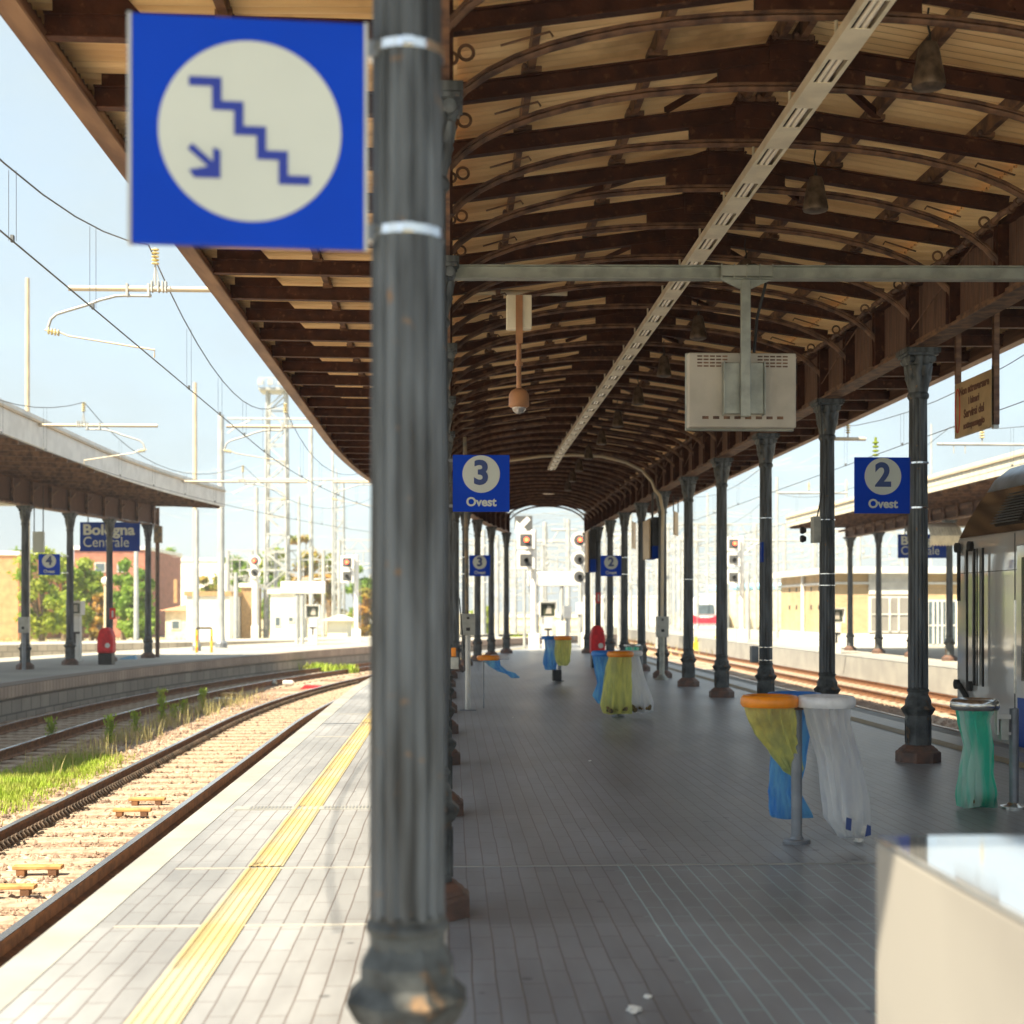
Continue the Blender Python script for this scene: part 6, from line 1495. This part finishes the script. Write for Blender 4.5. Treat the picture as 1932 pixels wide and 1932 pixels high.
# ================================================================== TREES
def tree(label, u, d, vtop, w_u, m, seed, vbase=1200, base_z=-.9, trunk=True, dens=1.0, name='tree', cat='tree'):
    rr = random.Random(seed); X, Y, _ = at(u, d, z=0); H = zz(vtop, d) - base_z; R = w_u / FPX * d / 2
    t = thing(name, label, cat, (X, Y, base_z), 'trees beyond the tracks')
    tk = MB(); tk.tube([(X, Y, base_z), (X + .1, Y, base_z + H * .35), (X - .1, Y, base_z + H * .7)], [.22, .16, .06], 8)
    cl = []
    for k in range(int(26 * dens) + 4):
        a = rr.uniform(0, 2 * pi); q = rr.uniform(.0, 1) ** .6; z = base_z + H * rr.uniform(.16, .95); rad = R * .85 * math.sqrt(max(.05, 1 - ((z - base_z) / H - .5) ** 2 * 3.2)) * q
        c_ = (X + rad * cos(a), Y + rad * sin(a) * .8, z); cl.append((c_, R * rr.uniform(.20, .42)))
        if k % 2: tk.tube([(X, Y, base_z + H * .15), ((X + c_[0]) / 2, (Y + c_[1]) / 2, (z + base_z + H * .3) / 2 + .2), c_], [.09, .06, .03], 5)
    obj('trunk', tk, 'bark', t)
    lf = MB(); s = max(.09, .0016 * d)
    for (c_, r) in cl:
        for k in range(int(170 * dens)):
            v = np.array([rr.gauss(0, 1) for _ in range(3)]); v /= np.linalg.norm(v); q = r * abs(rr.gauss(.62, .34))
            p = (c_[0] + v[0] * q, c_[1] + v[1] * q, c_[2] + v[2] * q * .8)
            a = np.array([rr.gauss(0, 1) for _ in range(3)]); a /= np.linalg.norm(a); b = np.cross(a, v + .01); b /= np.linalg.norm(b) + 1e-6; e = s * rr.uniform(.7, 1.5)
            lf.add([(p[0] - a[0] * e, p[1] - a[1] * e, p[2] - a[2] * e), (p[0] + b[0] * e * .6, p[1] + b[1] * e * .6, p[2] + b[2] * e * .6), (p[0] + a[0] * e, p[1] + a[1] * e, p[2] + a[2] * e), (p[0] - b[0] * e * .6, p[1] - b[1] * e * .6, p[2] - b[2] * e * .6)], [(0, 1, 2, 3)])
    obj('crown', lf, m, t)
TR = [('tall yellow green tree in front of the red building', 120, 96, 1045, 70, 'leaf_yellow'), ('bushy green tree hiding the foot of the red building', 255, 88, 1085, 60, 'leaf_green'), ('olive tree left of the globe-topped post', 172, 94, 1075, 56, 'leaf_green'), ('large yellow green tree behind the left canopy columns', 78, 88, 1030, 92, 'leaf_yellow'), ('green tree right of the platform 4 sign', 152, 92, 1052, 78, 'leaf_yellow'),
      ('small reddish bush tree at the foot of the red building', 185, 90, 1110, 40, 'leaf_orange'), ('round green tree right of the fire notice column', 232, 90, 1052, 74, 'leaf_green'), ('green tree partly behind the last left column', 278, 94, 1070, 50, 'leaf_green'),
      ('far dark green crown above the white warehouse', 330, 170, 1030, 70, 'leaf_green'), ('far green crown left of the thick mast', 375, 165, 1055, 55, 'leaf_orange'), ('orange tinted tree right of the thick mast', 395, 125, 1070, 50, 'leaf_orange'),
      ('green tree behind the twin round signals', 455, 130, 1050, 70, 'leaf_green'), ('yellowing tree behind the lattice tower', 510, 125, 1020, 80, 'leaf_yellow'), ('tall autumn tinted tree right of the tower', 575, 130, 1000, 85, 'leaf_orange'),
      ('dark green bushy tree below the tower', 520, 110, 1080, 70, 'leaf_green'), ('orange green tree behind the far mast', 620, 128, 1045, 60, 'leaf_orange'), ('green tree beside the big column', 680, 120, 1055, 60, 'leaf_green'), ('small orange tree behind the kiosk', 690, 105, 1110, 50, 'leaf_orange'),
      ('dark tree left edge behind the orange building', 12, 130, 1035, 60, 'leaf_green'), ('green tree seen between columns left of the yellow building', 1455, 130, 1115, 34, 'leaf_green'), ('yellow green shrub at far centre left', 905, 110, 1150, 50, 'leaf_yellow'), ('low yellow bush beyond the platform end', 985, 78, 1200, 60, 'leaf_yellow')]
for i, (lb, u, d, vt, w, m) in enumerate(TR): tree(lb, u, d, vt, w, m, 40 + i, dens=.8 if i > 4 else 1.1)
# dry undergrowth along the far side
ug = MB(); rnd = random.Random(31)
for k in range(9000):
    if k % 3: u = rnd.uniform(-30, 700); d = rnd.uniform(74, 100)
    else: u = rnd.uniform(860, 1500); d = rnd.uniform(66, 120)
    X, Y, _ = at(u, d, z=-.9); blade(ug, X, Y, -.93, rnd.uniform(.1, .55), .25, .05)
tag(obj('undergrowth', ug, 'grass_dry'), 'dry yellow undergrowth on the waste ground beyond the tracks', 'undergrowth', kind='stuff')
# yellow ground markers beyond the right columns
for i, (u, v, lb) in enumerate(((1313, 1222, 'yellow ground marker left of the far train'), (1350, 1222, 'yellow ground marker right of the far train'))):
    X, Y, Z = at(u, 75, v=v); tag(obj('ground_marker', MB().bx(X - .25, X + .25, Y - .1, Y + .1, -.95, Z + .3).bx(X - .05, X + .05, Y - .12, Y + .12, Z + .3, Z + .6), 'yellow_paint', bevel=.02), lb, 'marker')
# ================================================================== AIR
mh = bpy.data.materials.new('haze'); mh.use_nodes = True; nn = mh.node_tree.nodes
for q in list(nn):
    if q.type == 'BSDF_PRINCIPLED': nn.remove(q)
pv = nn.new('ShaderNodeVolumePrincipled'); pv.inputs['Color'].default_value = (.90, .95, 1.0, 1); pv.inputs['Density'].default_value = .0009; pv.inputs['Anisotropy'].default_value = .3
mh.node_tree.links.new(pv.outputs[0], nn['Material Output'].inputs['Volume']); M['haze'] = mh
hz = obj('haze', MB().bx(-450, 450, -70, 950, -2, 26), 'haze'); hz['kind'] = 'stuff'; tag(hz, 'thin pale haze in the air over the whole station', 'haze', kind='stuff')
